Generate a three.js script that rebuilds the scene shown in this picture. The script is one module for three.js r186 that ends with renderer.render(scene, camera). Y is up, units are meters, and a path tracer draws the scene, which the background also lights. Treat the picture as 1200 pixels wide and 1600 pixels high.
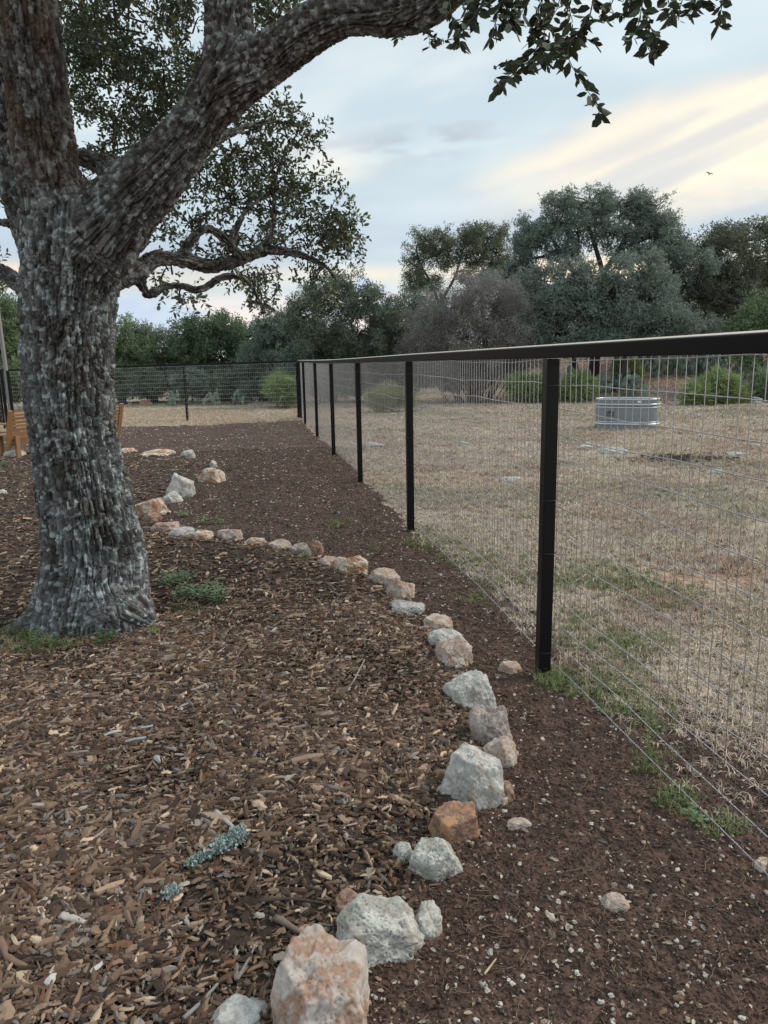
import * as THREE from 'three';
import { mergeGeometries, mergeVertices } from 'three/addons/utils/BufferGeometryUtils.js';

// ---------------------------------------------------------------- camera, sky, sun, exposure
const scene = new THREE.Scene();
const EYE = 1.4;
const camera = new THREE.PerspectiveCamera(69, 0.75, 0.05, 900);
camera.position.set(0, EYE, 0);
camera.rotation.order = 'YXZ';
camera.rotation.set(THREE.MathUtils.degToRad(-11.31), 0, THREE.MathUtils.degToRad(-1.3));
camera.updateMatrixWorld(true);
const renderer = new THREE.WebGLRenderer({ antialias: true });
renderer.toneMapping = THREE.LinearToneMapping;
renderer.toneMappingExposure = 1.6;
renderer.shadowMap.enabled = true;
const SKY_LEVEL = 0.76;

const sun = new THREE.DirectionalLight(new THREE.Color().setRGB(1.0, 0.9, 0.76), 1.5);
sun.position.set(34, 32, -14); sun.target.position.set(0, 0, -6);
sun.castShadow = true; sun.shadow.radius = 40; sun.shadow.mapSize.set(2048, 2048);
Object.assign(sun.shadow.camera, { left: -30, right: 30, top: 30, bottom: -30, near: 1, far: 120 });
scene.add(sun, sun.target);

// ---------------------------------------------------------------- random numbers and noise
function rng(seed) { let a = seed >>> 0; return () => { a = (a + 0x6D2B79F5) | 0; let t = Math.imul(a ^ (a >>> 15), 1 | a); t = (t + Math.imul(t ^ (t >>> 7), 61 | t)) ^ t; return ((t ^ (t >>> 14)) >>> 0) / 4294967296; }; }
function hash3(x, y, z) { let h = Math.imul(x, 374761393) ^ Math.imul(y, 668265263) ^ Math.imul(z, 2147483647 - 91); h = Math.imul(h ^ (h >>> 13), 1274126177); h = Math.imul(h ^ (h >>> 16), 0x85ebca6b); return ((h ^ (h >>> 15)) >>> 0) / 4294967296; }
const fade = (t) => t * t * t * (t * (t * 6 - 15) + 10);
const lerp = (a, b, t) => a + (b - a) * t;
const clamp = (x, a = 0, b = 1) => Math.min(b, Math.max(a, x));
const sstep = (a, b, x) => { const t = clamp((x - a) / (b - a)); return t * t * (3 - 2 * t); };
function noise3(x, y, z) {          // value noise, 0..1
  const xi = Math.floor(x), yi = Math.floor(y), zi = Math.floor(z), u = fade(x - xi), v = fade(y - yi), w = fade(z - zi);
  return lerp(lerp(lerp(hash3(xi, yi, zi), hash3(xi + 1, yi, zi), u), lerp(hash3(xi, yi + 1, zi), hash3(xi + 1, yi + 1, zi), u), v),
    lerp(lerp(hash3(xi, yi, zi + 1), hash3(xi + 1, yi, zi + 1), u), lerp(hash3(xi, yi + 1, zi + 1), hash3(xi + 1, yi + 1, zi + 1), u), v), w);
}
function fbm(x, y, z, oct = 4) { let s = 0, a = 0.5, n = 0; for (let i = 0; i < oct; i++) { s += a * noise3(x, y, z); n += a; a *= 0.5; x = x * 2.03 + 17.1; y = y * 2.03 + 5.3; z = z * 2.03 + 9.7; } return s / n; }
function voronoi(x, y, z, out) {    // F1, F2, id of the nearest cell
  const xi = Math.floor(x), yi = Math.floor(y), zi = Math.floor(z); let f1 = 9, f2 = 9, id = 0;
  for (let i = -1; i < 2; i++) for (let j = -1; j < 2; j++) for (let k = -1; k < 2; k++) {
    const a = xi + i, b = yi + j, c = zi + k, px = a + hash3(a, b, c), py = b + hash3(a + 57, b, c), pz = c + hash3(a, b + 113, c);
    const d = (px - x) ** 2 + (py - y) ** 2 + (pz - z) ** 2;
    if (d < f1) { f2 = f1; f1 = d; id = hash3(a, b, c + 71); } else if (d < f2) f2 = d;
  }
  out[0] = Math.sqrt(f1); out[1] = Math.sqrt(f2); out[2] = id; return out;
}
function cells2(x, y, per, seed, out) {   // the same on a strip that closes on itself after per cells
  const xi = Math.floor(x), m = (a) => ((a % per) + per) % per; let f1 = 9, f2 = 9, id = 0;
  for (let i = -1; i < 2; i++) {
    const a = xi + i, k = m(a), shift = hash3(k, 7, seed) * 5, yi = Math.floor(y - shift);
    for (let j = -1; j < 2; j++) {
      const b = yi + j, px = a + 0.2 + 0.6 * hash3(k, b, seed), py = b + shift + 0.1 + 0.8 * hash3(k + 57, b, seed), d = (px - x) ** 2 + (py - y) ** 2;
      if (d < f1) { f2 = f1; f1 = d; id = hash3(k, b, seed + 71); } else if (d < f2) f2 = d;
    }
  }
  out[0] = Math.sqrt(f1); out[1] = Math.sqrt(f2); out[2] = id; return out;
}

// ---------------------------------------------------------------- the evening sky, as a function of bearing and height in degrees
const mix3 = (a, b, t) => [lerp(a[0], b[0], t), lerp(a[1], b[1], t), lerp(a[2], b[2], t)];
const bump = (x, c, w) => Math.exp(-(((x - c) / w) ** 2));
function skyColor(az, el) {
  const r = Math.PI / 180, cx = Math.sin(az * r), cz = Math.cos(az * r), t = 2.2 / (Math.sin(Math.max(el, 0.5) * r) + 0.16);
  const ux = cx * t, uz = cz * t;                                       // a cloud deck seen in perspective
  const soft = fbm(ux * 0.55 + 3.1, uz * 0.9, 1.5, 4), fine = fbm(ux * 1.5 + uz * 0.7, uz * 3.4 - ux * 1.2, 7.7, 5);
  const wisp = fbm(az * 0.085 + el * 0.05, el * 0.42 - az * 0.075, 3.3, 5);
  let c = mix3([0.52, 0.625, 0.685], [0.63, 0.73, 0.77], sstep(0.3, 0.7, soft));
  c = mix3(c, [0.72, 0.775, 0.79], 0.5 * sstep(0.45, 0.75, wisp));
  // slate veil low over the trees
  c = mix3(c, [0.45, 0.53, 0.62], 0.85 * bump(el, 8.6 + 0.06 * az, 2.2) * sstep(0.25, 0.6, fbm(az * 0.06, el * 0.3, 8.8, 4) + 0.12));
  // the lit sheet of cloud toward the sun
  const edge = 12.0 + 5.2 * sstep(2, 20, az) + 1.2 * (fbm(az * 0.12, el * 0.2, 2.2, 4) - 0.5) * 2;
  const sheet = sstep(edge + 0.9, edge - 0.8, el) * sstep(3, 15, az) * sstep(62, 34, az) * sstep(7.5, 13.2, el + 2.6 * (fine - 0.5) + 2.0 * (wisp - 0.5));
  const streak = sstep(0.34, 0.62, fbm(az * 0.10 - el * 0.16, el * 0.62 - az * 0.17, 5.1, 5));
  c = mix3(c, mix3([0.68, 0.67, 0.64], [0.98, 0.87, 0.67], streak), 0.95 * sheet);
  c = mix3(c, [0.95, 0.86, 0.69], 0.6 * bump(el, edge - 1.2, 0.8) * sstep(3, 14, az) * sstep(62, 34, az) * sstep(0.3, 0.55, fine));
  // grey ripples beside it
  const rip = sstep(0.46, 0.64, fbm(az * 0.30, el * 1.7 - az * 0.13, 4.4, 5)) * bump(el, 14.6 + 0.10 * az, 1.25) * sstep(-15, -5, az) * sstep(11, 5, az);
  c = mix3(c, [0.45, 0.51, 0.57], 0.9 * rip);
  c = mix3(c, [0.95, 0.89, 0.76], 0.55 * bump(az, -3.5, 3.4) * bump(el, 13.6, 1.3) * sstep(0.35, 0.6, wisp));
  // clear strip with the last warm light, blue heaps of cloud under it
  const low = 6.3 + 0.35 * (fbm(az * 0.2, 1.1, 6.6, 3) - 0.5);
  c = mix3(c, [1.02, 0.80, 0.50], 0.92 * bump(el, low, 0.75) * (0.35 + 0.65 * sstep(0.25, 0.55, fbm(az * 0.07 + 4, el * 0.3, 9.9, 3))));
  const heap = 4.3 + 1.9 * bump(az, -0.6, 1.7) + 1.3 * (fbm(az * 0.55, el * 0.5, 12.2, 5) - 0.45) * 2 + 0.8 * bump(az, -8, 3);
  c = mix3(c, mix3([0.44, 0.54, 0.70], [0.60, 0.68, 0.77], fbm(az * 0.5, el * 0.9, 15.5, 4)), 0.94 * sstep(heap + 0.25, heap - 0.15, el));
  const lines = sstep(0.45, 0.62, fbm(az * 0.11, el * 1.25, 20.2, 4)) * sstep(5.6, 4.2, el);
  c = mix3(c, [0.93, 0.79, 0.68], 0.75 * lines);
  c = mix3(c, [0.90, 0.76, 0.62], 0.65 * sstep(3.2, 0.4, el));
  return c;
}
{
  const w = 2048, h = 1024, data = new Float32Array(w * h * 4);
  for (let j = 0; j < h; j++) {
    const el = ((j + 0.5) / h - 0.5) * 180;
    for (let i = 0; i < w; i++) {
      const az = ((i + 0.5) / w - 0.5) * 360 + 90, a = az > 180 ? az - 360 : az, k = (j * w + i) * 4;   // 0 = ahead (-z), positive to the right
      let c;
      if (el < -0.5) c = [0.2, 0.17, 0.14];
      else if (Math.abs(a) > 172) { const t = (Math.abs(a) - 172) / 16, f = a > 0 ? t : 1 - t; c = mix3(skyColor(172, el), skyColor(-172, el), f); }
      else c = skyColor(a, el);
      for (let n = 0; n < 3; n++) data[k + n] = c[n] * SKY_LEVEL;
      data[k + 3] = 1;
    }
  }
  const sky = new THREE.DataTexture(data, w, h, THREE.RGBAFormat, THREE.FloatType);
  sky.mapping = THREE.EquirectangularReflectionMapping; sky.magFilter = THREE.LinearFilter; sky.minFilter = THREE.LinearFilter; sky.needsUpdate = true;
  scene.background = sky; scene.environment = sky;
}

// ---------------------------------------------------------------- from the photograph's 1200 x 1600 frame to places on the ground
const V = (x, y, z) => new THREE.Vector3(x, y, z);
function ray(px, py) { return V(px / 600 - 1, 1 - py / 800, 0.5).unproject(camera).sub(camera.position).normalize(); }
function onPlane(px, py, h = 0) { const d = ray(px, py), t = (h - EYE) / d.y; return V(d.x * t, h, d.z * t); }
function at(px, py, D) { const d = ray(px, py), t = D / -d.z; return V(d.x * t, EYE + d.y * t, -D); }
const PX = 1164;                                    // pixels per unit of tangent
function tag(o, label, category, group, kind) { if (label) o.userData.label = label; if (category) o.userData.category = category; if (group) o.userData.group = group; if (kind) o.userData.kind = kind; return o; }
const names = {};
function numbered(n) { const k = names[n] = (names[n] ?? -1) + 1; return k ? n + '_' + String(k).padStart(3, '0') : n; }
function shade(o) { o.castShadow = o.receiveShadow = true; return o; }
function thing(name, label, category, group) { const g = new THREE.Group(); g.name = numbered(name); scene.add(g); return tag(g, label, category, group); }
function part(name, geo, m, parent) { const o = shade(new THREE.Mesh(geo, m)); o.name = name; parent.add(o); return o; }
const rgb = (r, g, b) => new THREE.Color().setRGB(r, g, b);
const std = (c, roughness = 0.9, more = {}) => new THREE.MeshStandardMaterial({ color: rgb(...c), roughness, ...more });
class MB {                                          // collects tubes, blades and plates into one indexed mesh
  constructor() { this.p = []; this.i = []; this.c = []; }
  vert(x, y, z, c) { this.p.push(x, y, z); if (c) this.c.push(c[0], c[1], c[2]); return this.p.length / 3 - 1; }
  tri(a, b, c) { this.i.push(a, b, c); }
  quad(a, b, c, d) { this.i.push(a, b, c, a, c, d); }
  tube(pts, rad, seg = 6, wob = 0, seed = 1, caps = true) {
    const n = pts.length, T = V(), N = V(0, 0, 1), B = V(); let prev = null;
    for (let k = 0; k < n; k++) {
      T.subVectors(pts[Math.min(n - 1, k + 1)], pts[Math.max(0, k - 1)]).normalize();
      if (k === 0) N.set(Math.abs(T.y) > 0.9 ? 1 : 0, Math.abs(T.y) > 0.9 ? 0 : 1, 0);
      N.addScaledVector(T, -N.dot(T)).normalize(); B.crossVectors(T, N);
      const ring = [];
      for (let s = 0; s < seg; s++) {
        const a = s / seg * Math.PI * 2, r = (typeof rad === 'number' ? rad : rad[k]) * (1 + wob * (hash3(k * 7 + seed, s, seed) - 0.5));
        ring.push(this.vert(pts[k].x + (N.x * Math.cos(a) + B.x * Math.sin(a)) * r, pts[k].y + (N.y * Math.cos(a) + B.y * Math.sin(a)) * r, pts[k].z + (N.z * Math.cos(a) + B.z * Math.sin(a)) * r));
      }
      if (prev) for (let s = 0; s < seg; s++) this.quad(prev[s], prev[(s + 1) % seg], ring[(s + 1) % seg], ring[s]);
      else if (caps) for (let s = 1; s < seg - 1; s++) this.tri(ring[0], ring[s + 1], ring[s]);
      prev = ring;
    }
    if (caps) for (let s = 1; s < seg - 1; s++) this.tri(prev[0], prev[s], prev[s + 1]);
    return this;
  }
  geo() {
    const g = new THREE.BufferGeometry();
    g.setAttribute('position', new THREE.Float32BufferAttribute(this.p, 3));
    if (this.c.length === this.p.length) g.setAttribute('color', new THREE.Float32BufferAttribute(this.c, 3));
    g.setIndex(this.i.length > 0 ? this.i : []); g.computeVertexNormals(); return g;
  }
}
function curve(pts, n) { const c = new THREE.CatmullRomCurve3(pts, false, 'centripetal'); return c.getSpacedPoints(n); }

// tileable textures: sums of periodic value noise
function pnoise(x, y, per, seed) { const xi = Math.floor(x), yi = Math.floor(y), u = fade(x - xi), v = fade(y - yi), m = (a) => ((a % per) + per) % per; const h = (i, j) => hash3(m(xi + i), m(yi + j), seed); return lerp(lerp(h(0, 0), h(1, 0), u), lerp(h(0, 1), h(1, 1), u), v); }
function pfbm(u, v, per, seed, oct = 4) { let s = 0, a = 0.5, n = 0; for (let i = 0; i < oct; i++) { s += a * pnoise(u * per, v * per, per, seed + i * 31); n += a; a *= 0.6; per *= 2; } return s / n; }
function tile(size, fn, srgb = true) {
  const d = new Uint8Array(size * size * 4);
  const enc = (c) => Math.round(255 * clamp(srgb ? (c <= 0.0031308 ? c * 12.92 : 1.055 * c ** (1 / 2.4) - 0.055) : c));
  for (let j = 0; j < size; j++) for (let i = 0; i < size; i++) { const c = fn(i / size, j / size), k = (j * size + i) * 4; d[k] = enc(c[0]); d[k + 1] = enc(c[1]); d[k + 2] = enc(c[2]); d[k + 3] = 255; }
  const t = new THREE.DataTexture(d, size, size); t.wrapS = t.wrapT = THREE.RepeatWrapping; t.magFilter = THREE.LinearFilter; t.minFilter = THREE.LinearMipmapLinearFilter; t.generateMipmaps = true;
  if (srgb) t.colorSpace = THREE.SRGBColorSpace; t.needsUpdate = true; return t;
}

// ---------------------------------------------------------------- the lie of the land
const flat2 = (list) => list.map(([x, y]) => { const g = onPlane(x, y); return [g.x, g.z]; });
const bedEdge = flat2([[455, 1620], [520, 1530], [590, 1475], [640, 1400], [655, 1345], [700, 1290], [728, 1225], [752, 1160], [755, 1100], [735, 1062], [712, 1022], [690, 985], [655, 955], [622, 920], [575, 892], [520, 872], [470, 862], [415, 853], [350, 842], [295, 838], [250, 830], [232, 806], [262, 780], [292, 762], [335, 745], [335, 728], [296, 712], [240, 708], [180, 704], [20, 710]]);
const bedPoly = [...bedEdge, [-16, -13.5], [-16, 1.5], [-0.35, 1.5]];
const soilEdge = flat2([[470, 656], [545, 722], [610, 790], [660, 842], [720, 880], [800, 925], [870, 975], [935, 1030], [1020, 1070], [1110, 1105], [1200, 1150]]);
const soilPoly = [...soilEdge, [1.75, -1.2], [1.6, 1.5], [-30, 1.5], [-30, -16.2], ...flat2([[-250, 688], [0, 674], [200, 667], [330, 663]])];
function inside(poly, x, z) { let c = false; for (let i = 0, j = poly.length - 1; i < poly.length; j = i++) { const [xi, zi] = poly[i], [xj, zj] = poly[j]; if ((zi > z) !== (zj > z) && x < (xj - xi) * (z - zi) / (zj - zi) + xi) c = !c; } return c; }
function distTo(line, x, z) { let m = 1e9; for (let i = 1; i < line.length; i++) { const [ax, az] = line[i - 1], [bx, bz] = line[i], dx = bx - ax, dz = bz - az, t = clamp(((x - ax) * dx + (z - az) * dz) / (dx * dx + dz * dz)); m = Math.min(m, Math.hypot(x - ax - dx * t, z - az - dz * t)); } return m; }
const TREE = [-1.66, -4.05];
function ripple(x, z) { return 0.10 * (fbm(x * 1.4, z * 1.4, 31.3, 2) - 0.5); }
function zone(x, z) { const w = ripple(x * 3, z * 3) * 2.6 + ripple(x * 9, z * 9) * 1.4 + 0.3 * (fbm(x * 0.7 + 9, z * 0.7, 41, 3) - 0.5); if (inside(bedPoly, x + ripple(x * 2, z * 2) * 0.6, z)) return 'bed'; return inside(soilPoly, x + w, z + w * 1.6) ? 'soil' : 'pasture'; }
function height(x, z) {
  const r = Math.hypot(x, z), D = -z;
  let h = 0.045 * (fbm(x * 0.55, z * 0.55, 3.7, 3) - 0.5) + 0.022 * (fbm(x * 3, z * 3, 8.1, 3) - 0.5);
  if (r < 24) {
    if (inside(bedPoly, x, z)) { const d = distTo(bedEdge, x, z); h += 0.075 * sstep(0, 0.45, d) + 0.03 * (fbm(x * 1.6, z * 1.6, 12.4, 3) - 0.5) * sstep(0, 0.3, d); }
    h -= 0.085 * Math.exp(-(((x - TREE[0]) ** 2 + (z - TREE[1]) ** 2) / 0.55));
    if (r < 12) h += 0.012 * (fbm(x * 9, z * 9, 5.5, 3) - 0.5);
  }
  // the stony bank on the right and the low rise under the wood
  const foot = 22.6 + 7.5 * sstep(7, 0, x) + 5 * sstep(0, -8, x) + 0.8 * (fbm(x * 0.3, 2.2, z * 0.1, 2) - 0.5);
  h += (1.75 * sstep(3, 9, x) + 0.25) * sstep(0, 13, D - foot) + 0.16 * (fbm(x * 0.8, z * 0.8, 6.1, 3) - 0.5) * sstep(0, 3, D - foot);
  return h;
}
function G(px, py) {                       // where the line of sight meets the relief
  const d = ray(px, py); let t0 = 0.8, t = t0; const gap = (s) => EYE + d.y * s - height(d.x * s, d.z * s);
  while (t < 60 && gap(t) > 0) { t0 = t; t *= 1.03; }
  for (let i = 0; i < 12; i++) { const m = (t0 + t) / 2; gap(m) > 0 ? t0 = m : t = m; }
  return V(d.x * t, height(d.x * t, d.z * t), d.z * t);
}

// ---------------------------------------------------------------- ground: three sheets that meet edge to edge, cut from one relief
{
  const soilTex = tile(1024, (u, v) => { const a = pfbm(u, v, 6, 3, 3), b = pfbm(u, v, 48, 77, 4), g = pnoise(u * 300, v * 300, 300, 5); const k = 0.55 + 0.45 * a + 1.3 * (b - 0.5) + 0.6 * (g - 0.5); return [0.105 * k, (0.058 + 0.006 * a) * k, (0.043 + 0.006 * a) * k]; });
  const soilBump = tile(1024, (u, v) => { const b = pfbm(u, v, 40, 77, 5); return [b, b, b]; }, false);
  const bedTex = tile(1024, (u, v) => { const a = pfbm(u, v, 5, 13, 3), b = pfbm(u * 1, v, 70, 17, 4), k = 0.5 + 0.5 * a + 0.9 * (b - 0.5); return [0.058 * k, 0.039 * k, 0.030 * k]; });
  const strawTex = tile(1024, (u, v) => {
    const a = pfbm(u, v, 4, 23, 4), s = pnoise(u * 220 + 3 * pnoise(u * 12, v * 12, 12, 4), v * 60, 60, 8) * 0.5 + 0.5 * pnoise(u * 60, v * 220, 60, 9), g = pfbm(u, v, 90, 6, 3), k = 0.62 + 0.3 * a + 0.75 * (s - 0.5) + 0.5 * (g - 0.5);
    return mix3([0.53 * k, 0.435 * k, 0.345 * k], [0.29 * k, 0.24 * k, 0.20 * k], sstep(0.5, 0.72, pfbm(u, v, 9, 55, 3)) * 0.6);
  });
  const strawBump = tile(512, (u, v) => { const b = pfbm(u, v, 60, 29, 4); return [b, b, b]; }, false);
  const mats = {
    bed: new THREE.MeshStandardMaterial({ map: bedTex, bumpMap: soilBump, bumpScale: 0.02, roughness: 1 }),
    soil: new THREE.MeshStandardMaterial({ map: soilTex, bumpMap: soilBump, bumpScale: 0.04, roughness: 1 }),
    pasture: new THREE.MeshStandardMaterial({ map: strawTex, bumpMap: strawBump, bumpScale: 0.03, roughness: 1, vertexColors: true }),
  };
  const pos = [], uv = [], col = [], idx = { bed: [], soil: [], pasture: [] };
  const radii = [0.02]; for (let r = 0.5; r < 420; r *= r < 30 ? 1.0135 : 1.09) radii.push(r);
  const dirs = []; for (let a = -180; a < 180;) { dirs.push(a); a += a >= -50 && a < 50 ? 0.33 : 5; }
  radii.forEach((r) => dirs.forEach((a) => {
    const x = r * Math.sin(a * Math.PI / 180), z = -r * Math.cos(a * Math.PI / 180);
    pos.push(x, height(x, z), z); uv.push(x / 1.7, z / 1.7);
    const n = fbm(x * 0.35, z * 0.35, 2.5, 4), m = fbm(x * 1.3 + 4, z * 1.3, 9.2, 3), bank = sstep(20, 24, -z) * sstep(3, 7, x);
    let c = mix3([1, 1, 1], [0.86, 0.73, 0.66], sstep(0.45, 0.62, n)); c = mix3(c, [0.72, 0.80, 0.74], 0.7 * sstep(0.56, 0.68, m));
    c = mix3(c, [0.78, 0.68, 0.66], 0.7 * bank); col.push(...c);
  }));
  const n = dirs.length;
  for (let i = 0; i + 1 < radii.length; i++) for (let j = 0; j < n; j++) {
    const a = i * n + j, b = i * n + (j + 1) % n, c = a + n, d = b + n;
    for (const t of [[a, b, c], [b, d, c]]) { const x = (pos[t[0] * 3] + pos[t[1] * 3] + pos[t[2] * 3]) / 3, z = (pos[t[0] * 3 + 2] + pos[t[1] * 3 + 2] + pos[t[2] * 3 + 2]) / 3; idx[radii[i] > 40 ? 'pasture' : zone(x, z)].push(t[0], t[1], t[2]); }
  }
  const P = new THREE.Float32BufferAttribute(pos, 3), U = new THREE.Float32BufferAttribute(uv, 2), C = new THREE.Float32BufferAttribute(col, 3);
  const whole = new THREE.BufferGeometry(); whole.setAttribute('position', P); whole.setIndex([...idx.bed, ...idx.soil, ...idx.pasture].length ? idx.bed.concat(idx.soil, idx.pasture) : []); whole.computeVertexNormals();
  for (const [k, name, label] of [['bed', 'mulch_bed', 'dark brown mulched bed round the oak'], ['soil', 'dirt_path', 'bare reddish brown soil path along the fence'], ['pasture', 'pasture', 'dry straw coloured pasture beyond the fence']]) {
    const g = new THREE.BufferGeometry(), map = new Map(), p = [], u = [], c = [], nn = [], N = whole.getAttribute('normal'), ii = [];
    for (const v of idx[k]) { let m = map.get(v); if (m === undefined) { m = map.size; map.set(v, m); p.push(pos[v * 3], pos[v * 3 + 1], pos[v * 3 + 2]); u.push(uv[v * 2], uv[v * 2 + 1]); c.push(col[v * 3], col[v * 3 + 1], col[v * 3 + 2]); nn.push(N.getX(v), N.getY(v), N.getZ(v)); } ii.push(m); }
    g.setAttribute('position', new THREE.Float32BufferAttribute(p, 3)); g.setAttribute('uv', new THREE.Float32BufferAttribute(u, 2)); g.setAttribute('normal', new THREE.Float32BufferAttribute(nn, 3));
    if (k === 'pasture') g.setAttribute('color', new THREE.Float32BufferAttribute(c, 3));
    g.setIndex(ii);
    const o = shade(new THREE.Mesh(g, mats[k])); o.name = name; scene.add(o); tag(o, label, 'ground', null, 'structure');
  }
}
console.log('ground');

// ---------------------------------------------------------------- fences
const M = {
  black: new THREE.MeshPhysicalMaterial({ color: rgb(0.009, 0.009, 0.010), roughness: 0.36, specularIntensity: 0.42 }),
  rail: new THREE.MeshPhysicalMaterial({ color: rgb(0.009, 0.009, 0.010), roughness: 0.5, specularIntensity: 0.4 }),
  bare: std([0.60, 0.54, 0.48], 0.7),  // even pale colour for the strip along the rail top
  wire: new THREE.MeshStandardMaterial({ color: rgb(0.60, 0.61, 0.63), roughness: 0.34, metalness: 1 }),
  tie: std([0.03, 0.03, 0.03], 0.6),
};
function roundedBar(pts, w, h, r = 0.007, twist = 0) {        // square tube with rounded edges swept along points (tops and bottoms stay level)
  const shape = []; for (const [sx, sy, a0] of [[1, 1, 0], [-1, 1, 90], [-1, -1, 180], [1, -1, 270]]) for (let k = 0; k <= 4; k++) { const a = (a0 + k * 22.5) * Math.PI / 180; const X = sx * (w / 2 - r) + r * Math.cos(a), Y = sy * (h / 2 - r) + r * Math.sin(a); shape.push([X * Math.cos(twist) - Y * Math.sin(twist), X * Math.sin(twist) + Y * Math.cos(twist)]); }
  const b = new MB(), n = shape.length; let prev = null;
  pts.forEach((p, k) => {
    const t = V().subVectors(pts[Math.min(pts.length - 1, k + 1)], pts[Math.max(0, k - 1)]).normalize(), up = Math.abs(t.y) > 0.8 ? V(0, 0, -1) : V(0, 1, 0), s = V().crossVectors(t, up).normalize(), u = V().crossVectors(s, t);
    const ring = shape.map(([x, y]) => b.vert(p.x + s.x * x + u.x * y, p.y + s.y * x + u.y * y, p.z + s.z * x + u.z * y));
    if (prev) for (let i = 0; i < n; i++) b.quad(prev[i], prev[(i + 1) % n], ring[(i + 1) % n], ring[i]);
    prev = ring;
  });
  const cap = (from, flip) => { for (let i = 1; i < n - 1; i++) flip ? b.tri(from, from + i + 1, from + i) : b.tri(from, from + i, from + i + 1); };
  cap(0, true); cap((pts.length - 1) * n, false);
  return b.geo();
}
function fence({ name, label, posts, rail, side, spacing = 0.0508, thick, seed, twist = 0 }) {
  const g = thing(name, label, 'fence', 'black post and wire fences');
  const R = rng(seed), w = 0.056;
  const along = (i, t) => V(lerp(posts[i][0], posts[i + 1][0], t), 0, lerp(posts[i][1], posts[i + 1][1], t));
  posts.forEach(([x, z, top, lean = 0], i) => {
    const y0 = height(x, z) - 0.25;
    const pts = [V(x - lean, y0, z), V(x - lean * 0.3, (y0 + top) / 2, z), V(x, top - 0.0015, z)];
    const m = part('post', roundedBar(pts, w, w, 0.005), M.black, g);
    const q = posts[Math.min(i + 1, posts.length - 1)], o = posts[Math.max(i - 1, 0)], a = Math.atan2(q[0] - o[0], q[1] - o[1]);
    m.geometry.translate(-x, 0, -z); m.rotation.y = a; m.position.set(x, 0, z);
    for (const hy of [0.10, 0.56, 0.80, top - 0.11]) {               // wire ties round the post
      const t = part('wire_tie', new THREE.TorusGeometry(w * 0.66, 0.0016, 4, 16).rotateX(Math.PI / 2), M.tie, m);
      t.position.set(0, hy + 0.03 * (R() - 0.5), 0); t.rotation.z = 0.08 * (R() - 0.5);
      t.scale.set(1.05, 1, 1.05);
    }
  });
  part('top_rail', roundedBar(posts.map(([x, z, top], i) => V(x, top + 0.029, z)).flatMap((p, i, all) => i + 1 < all.length ? [p, p.clone().lerp(all[i + 1], 0.5)] : [p]), w + 0.002, 0.050, 0.005, twist), M.rail, g);
  if (twist) { const m = part('pale_top_strip', roundedBar(posts.map(([x, z, top]) => V(x, top + 0.029 + 0.0258, z)).flatMap((p, i, all) => i + 1 < all.length ? [p, p.clone().lerp(all[i + 1], 0.5)] : [p]), w - 0.006, 0.002, 0.0008, twist), M.bare, g); m.userData.label = 'thin pale strip along the top of the black rail'; }  // thin pale strip laid along the rail top, twisted with it
  // welded wire on the far side of the posts
  for (let i = 0; i + 1 < posts.length; i++) {
    const len = Math.hypot(posts[i + 1][0] - posts[i][0], posts[i + 1][1] - posts[i][1]), n = Math.round(len / spacing), dx = (posts[i + 1][0] - posts[i][0]) / len, dz = (posts[i + 1][1] - posts[i][1]) / len;
    const off = 0.033, nx = -dz * side * off, nz = dx * side * off, panel = new MB();
    const top = (t) => lerp(posts[i][2], posts[i + 1][2], t) + 0.01, base = (t) => { const p = along(i, t); return height(p.x, p.z); };
    const mid = along(i, 0.5), rr = thick(-mid.z);
    const sag = (t, k) => 0.006 * Math.sin(t * 9 + k * 1.7 + seed) + 0.004 * Math.sin(t * 23 + k);
    for (let k = 0; k < n; k++) {
      const t = (k + 0.5) / n, p = along(i, t), bend = 0.006 * (R() - 0.5);
      panel.tube([V(p.x + nx, base(t) + 0.03, p.z + nz), V(p.x + nx + bend, 0.72, p.z + nz + bend), V(p.x + nx, top(t), p.z + nz)], rr, 4, 0, 1, false);
    }
    part('wire_mesh', panel.geo(), M.wire, g).userData.kind = 'stuff';
    for (let k = 0; k < 14; k++) {
      const pts = []; for (let s = 0; s <= 10; s++) { const t = s / 10, p = along(i, t), y = lerp(base(t) + 0.055, top(t) - 0.02, k / 13) + sag(t, k) + (k === 0 ? 0.006 * (R() - 0.5) : 0); pts.push(V(p.x + nx * 1.07, y, p.z + nz * 1.07)); }
      const m = new MB().tube(pts, rr * 1.3, 6); part('horizontal_wire', m.geo(), M.wire, g);
    }
  }
  return g;
}
const line = (px, py, tx, ty) => { const b = onPlane(px, py), t = at(tx, ty, -b.z); return [t.x, b.z, t.y, t.x - b.x]; };
const sidePosts = [[1.245, -0.17, 1.398, 0], [0.713, -3.175, 1.403, -0.012], [0.226, -6.145, 1.409, -0.005], [-0.274, -8.932, 1.408, -0.006], [-0.765, -11.652, 1.411, -0.005], [-1.285, -14.791, 1.428, -0.006], [-1.842, -18.0, 1.452, -0.006], [-2.13, -19.75, 1.462, 0]];
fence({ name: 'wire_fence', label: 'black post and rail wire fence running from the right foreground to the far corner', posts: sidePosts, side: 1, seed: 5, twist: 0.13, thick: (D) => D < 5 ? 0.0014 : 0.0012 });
const corner = sidePosts[sidePosts.length - 1];
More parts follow.
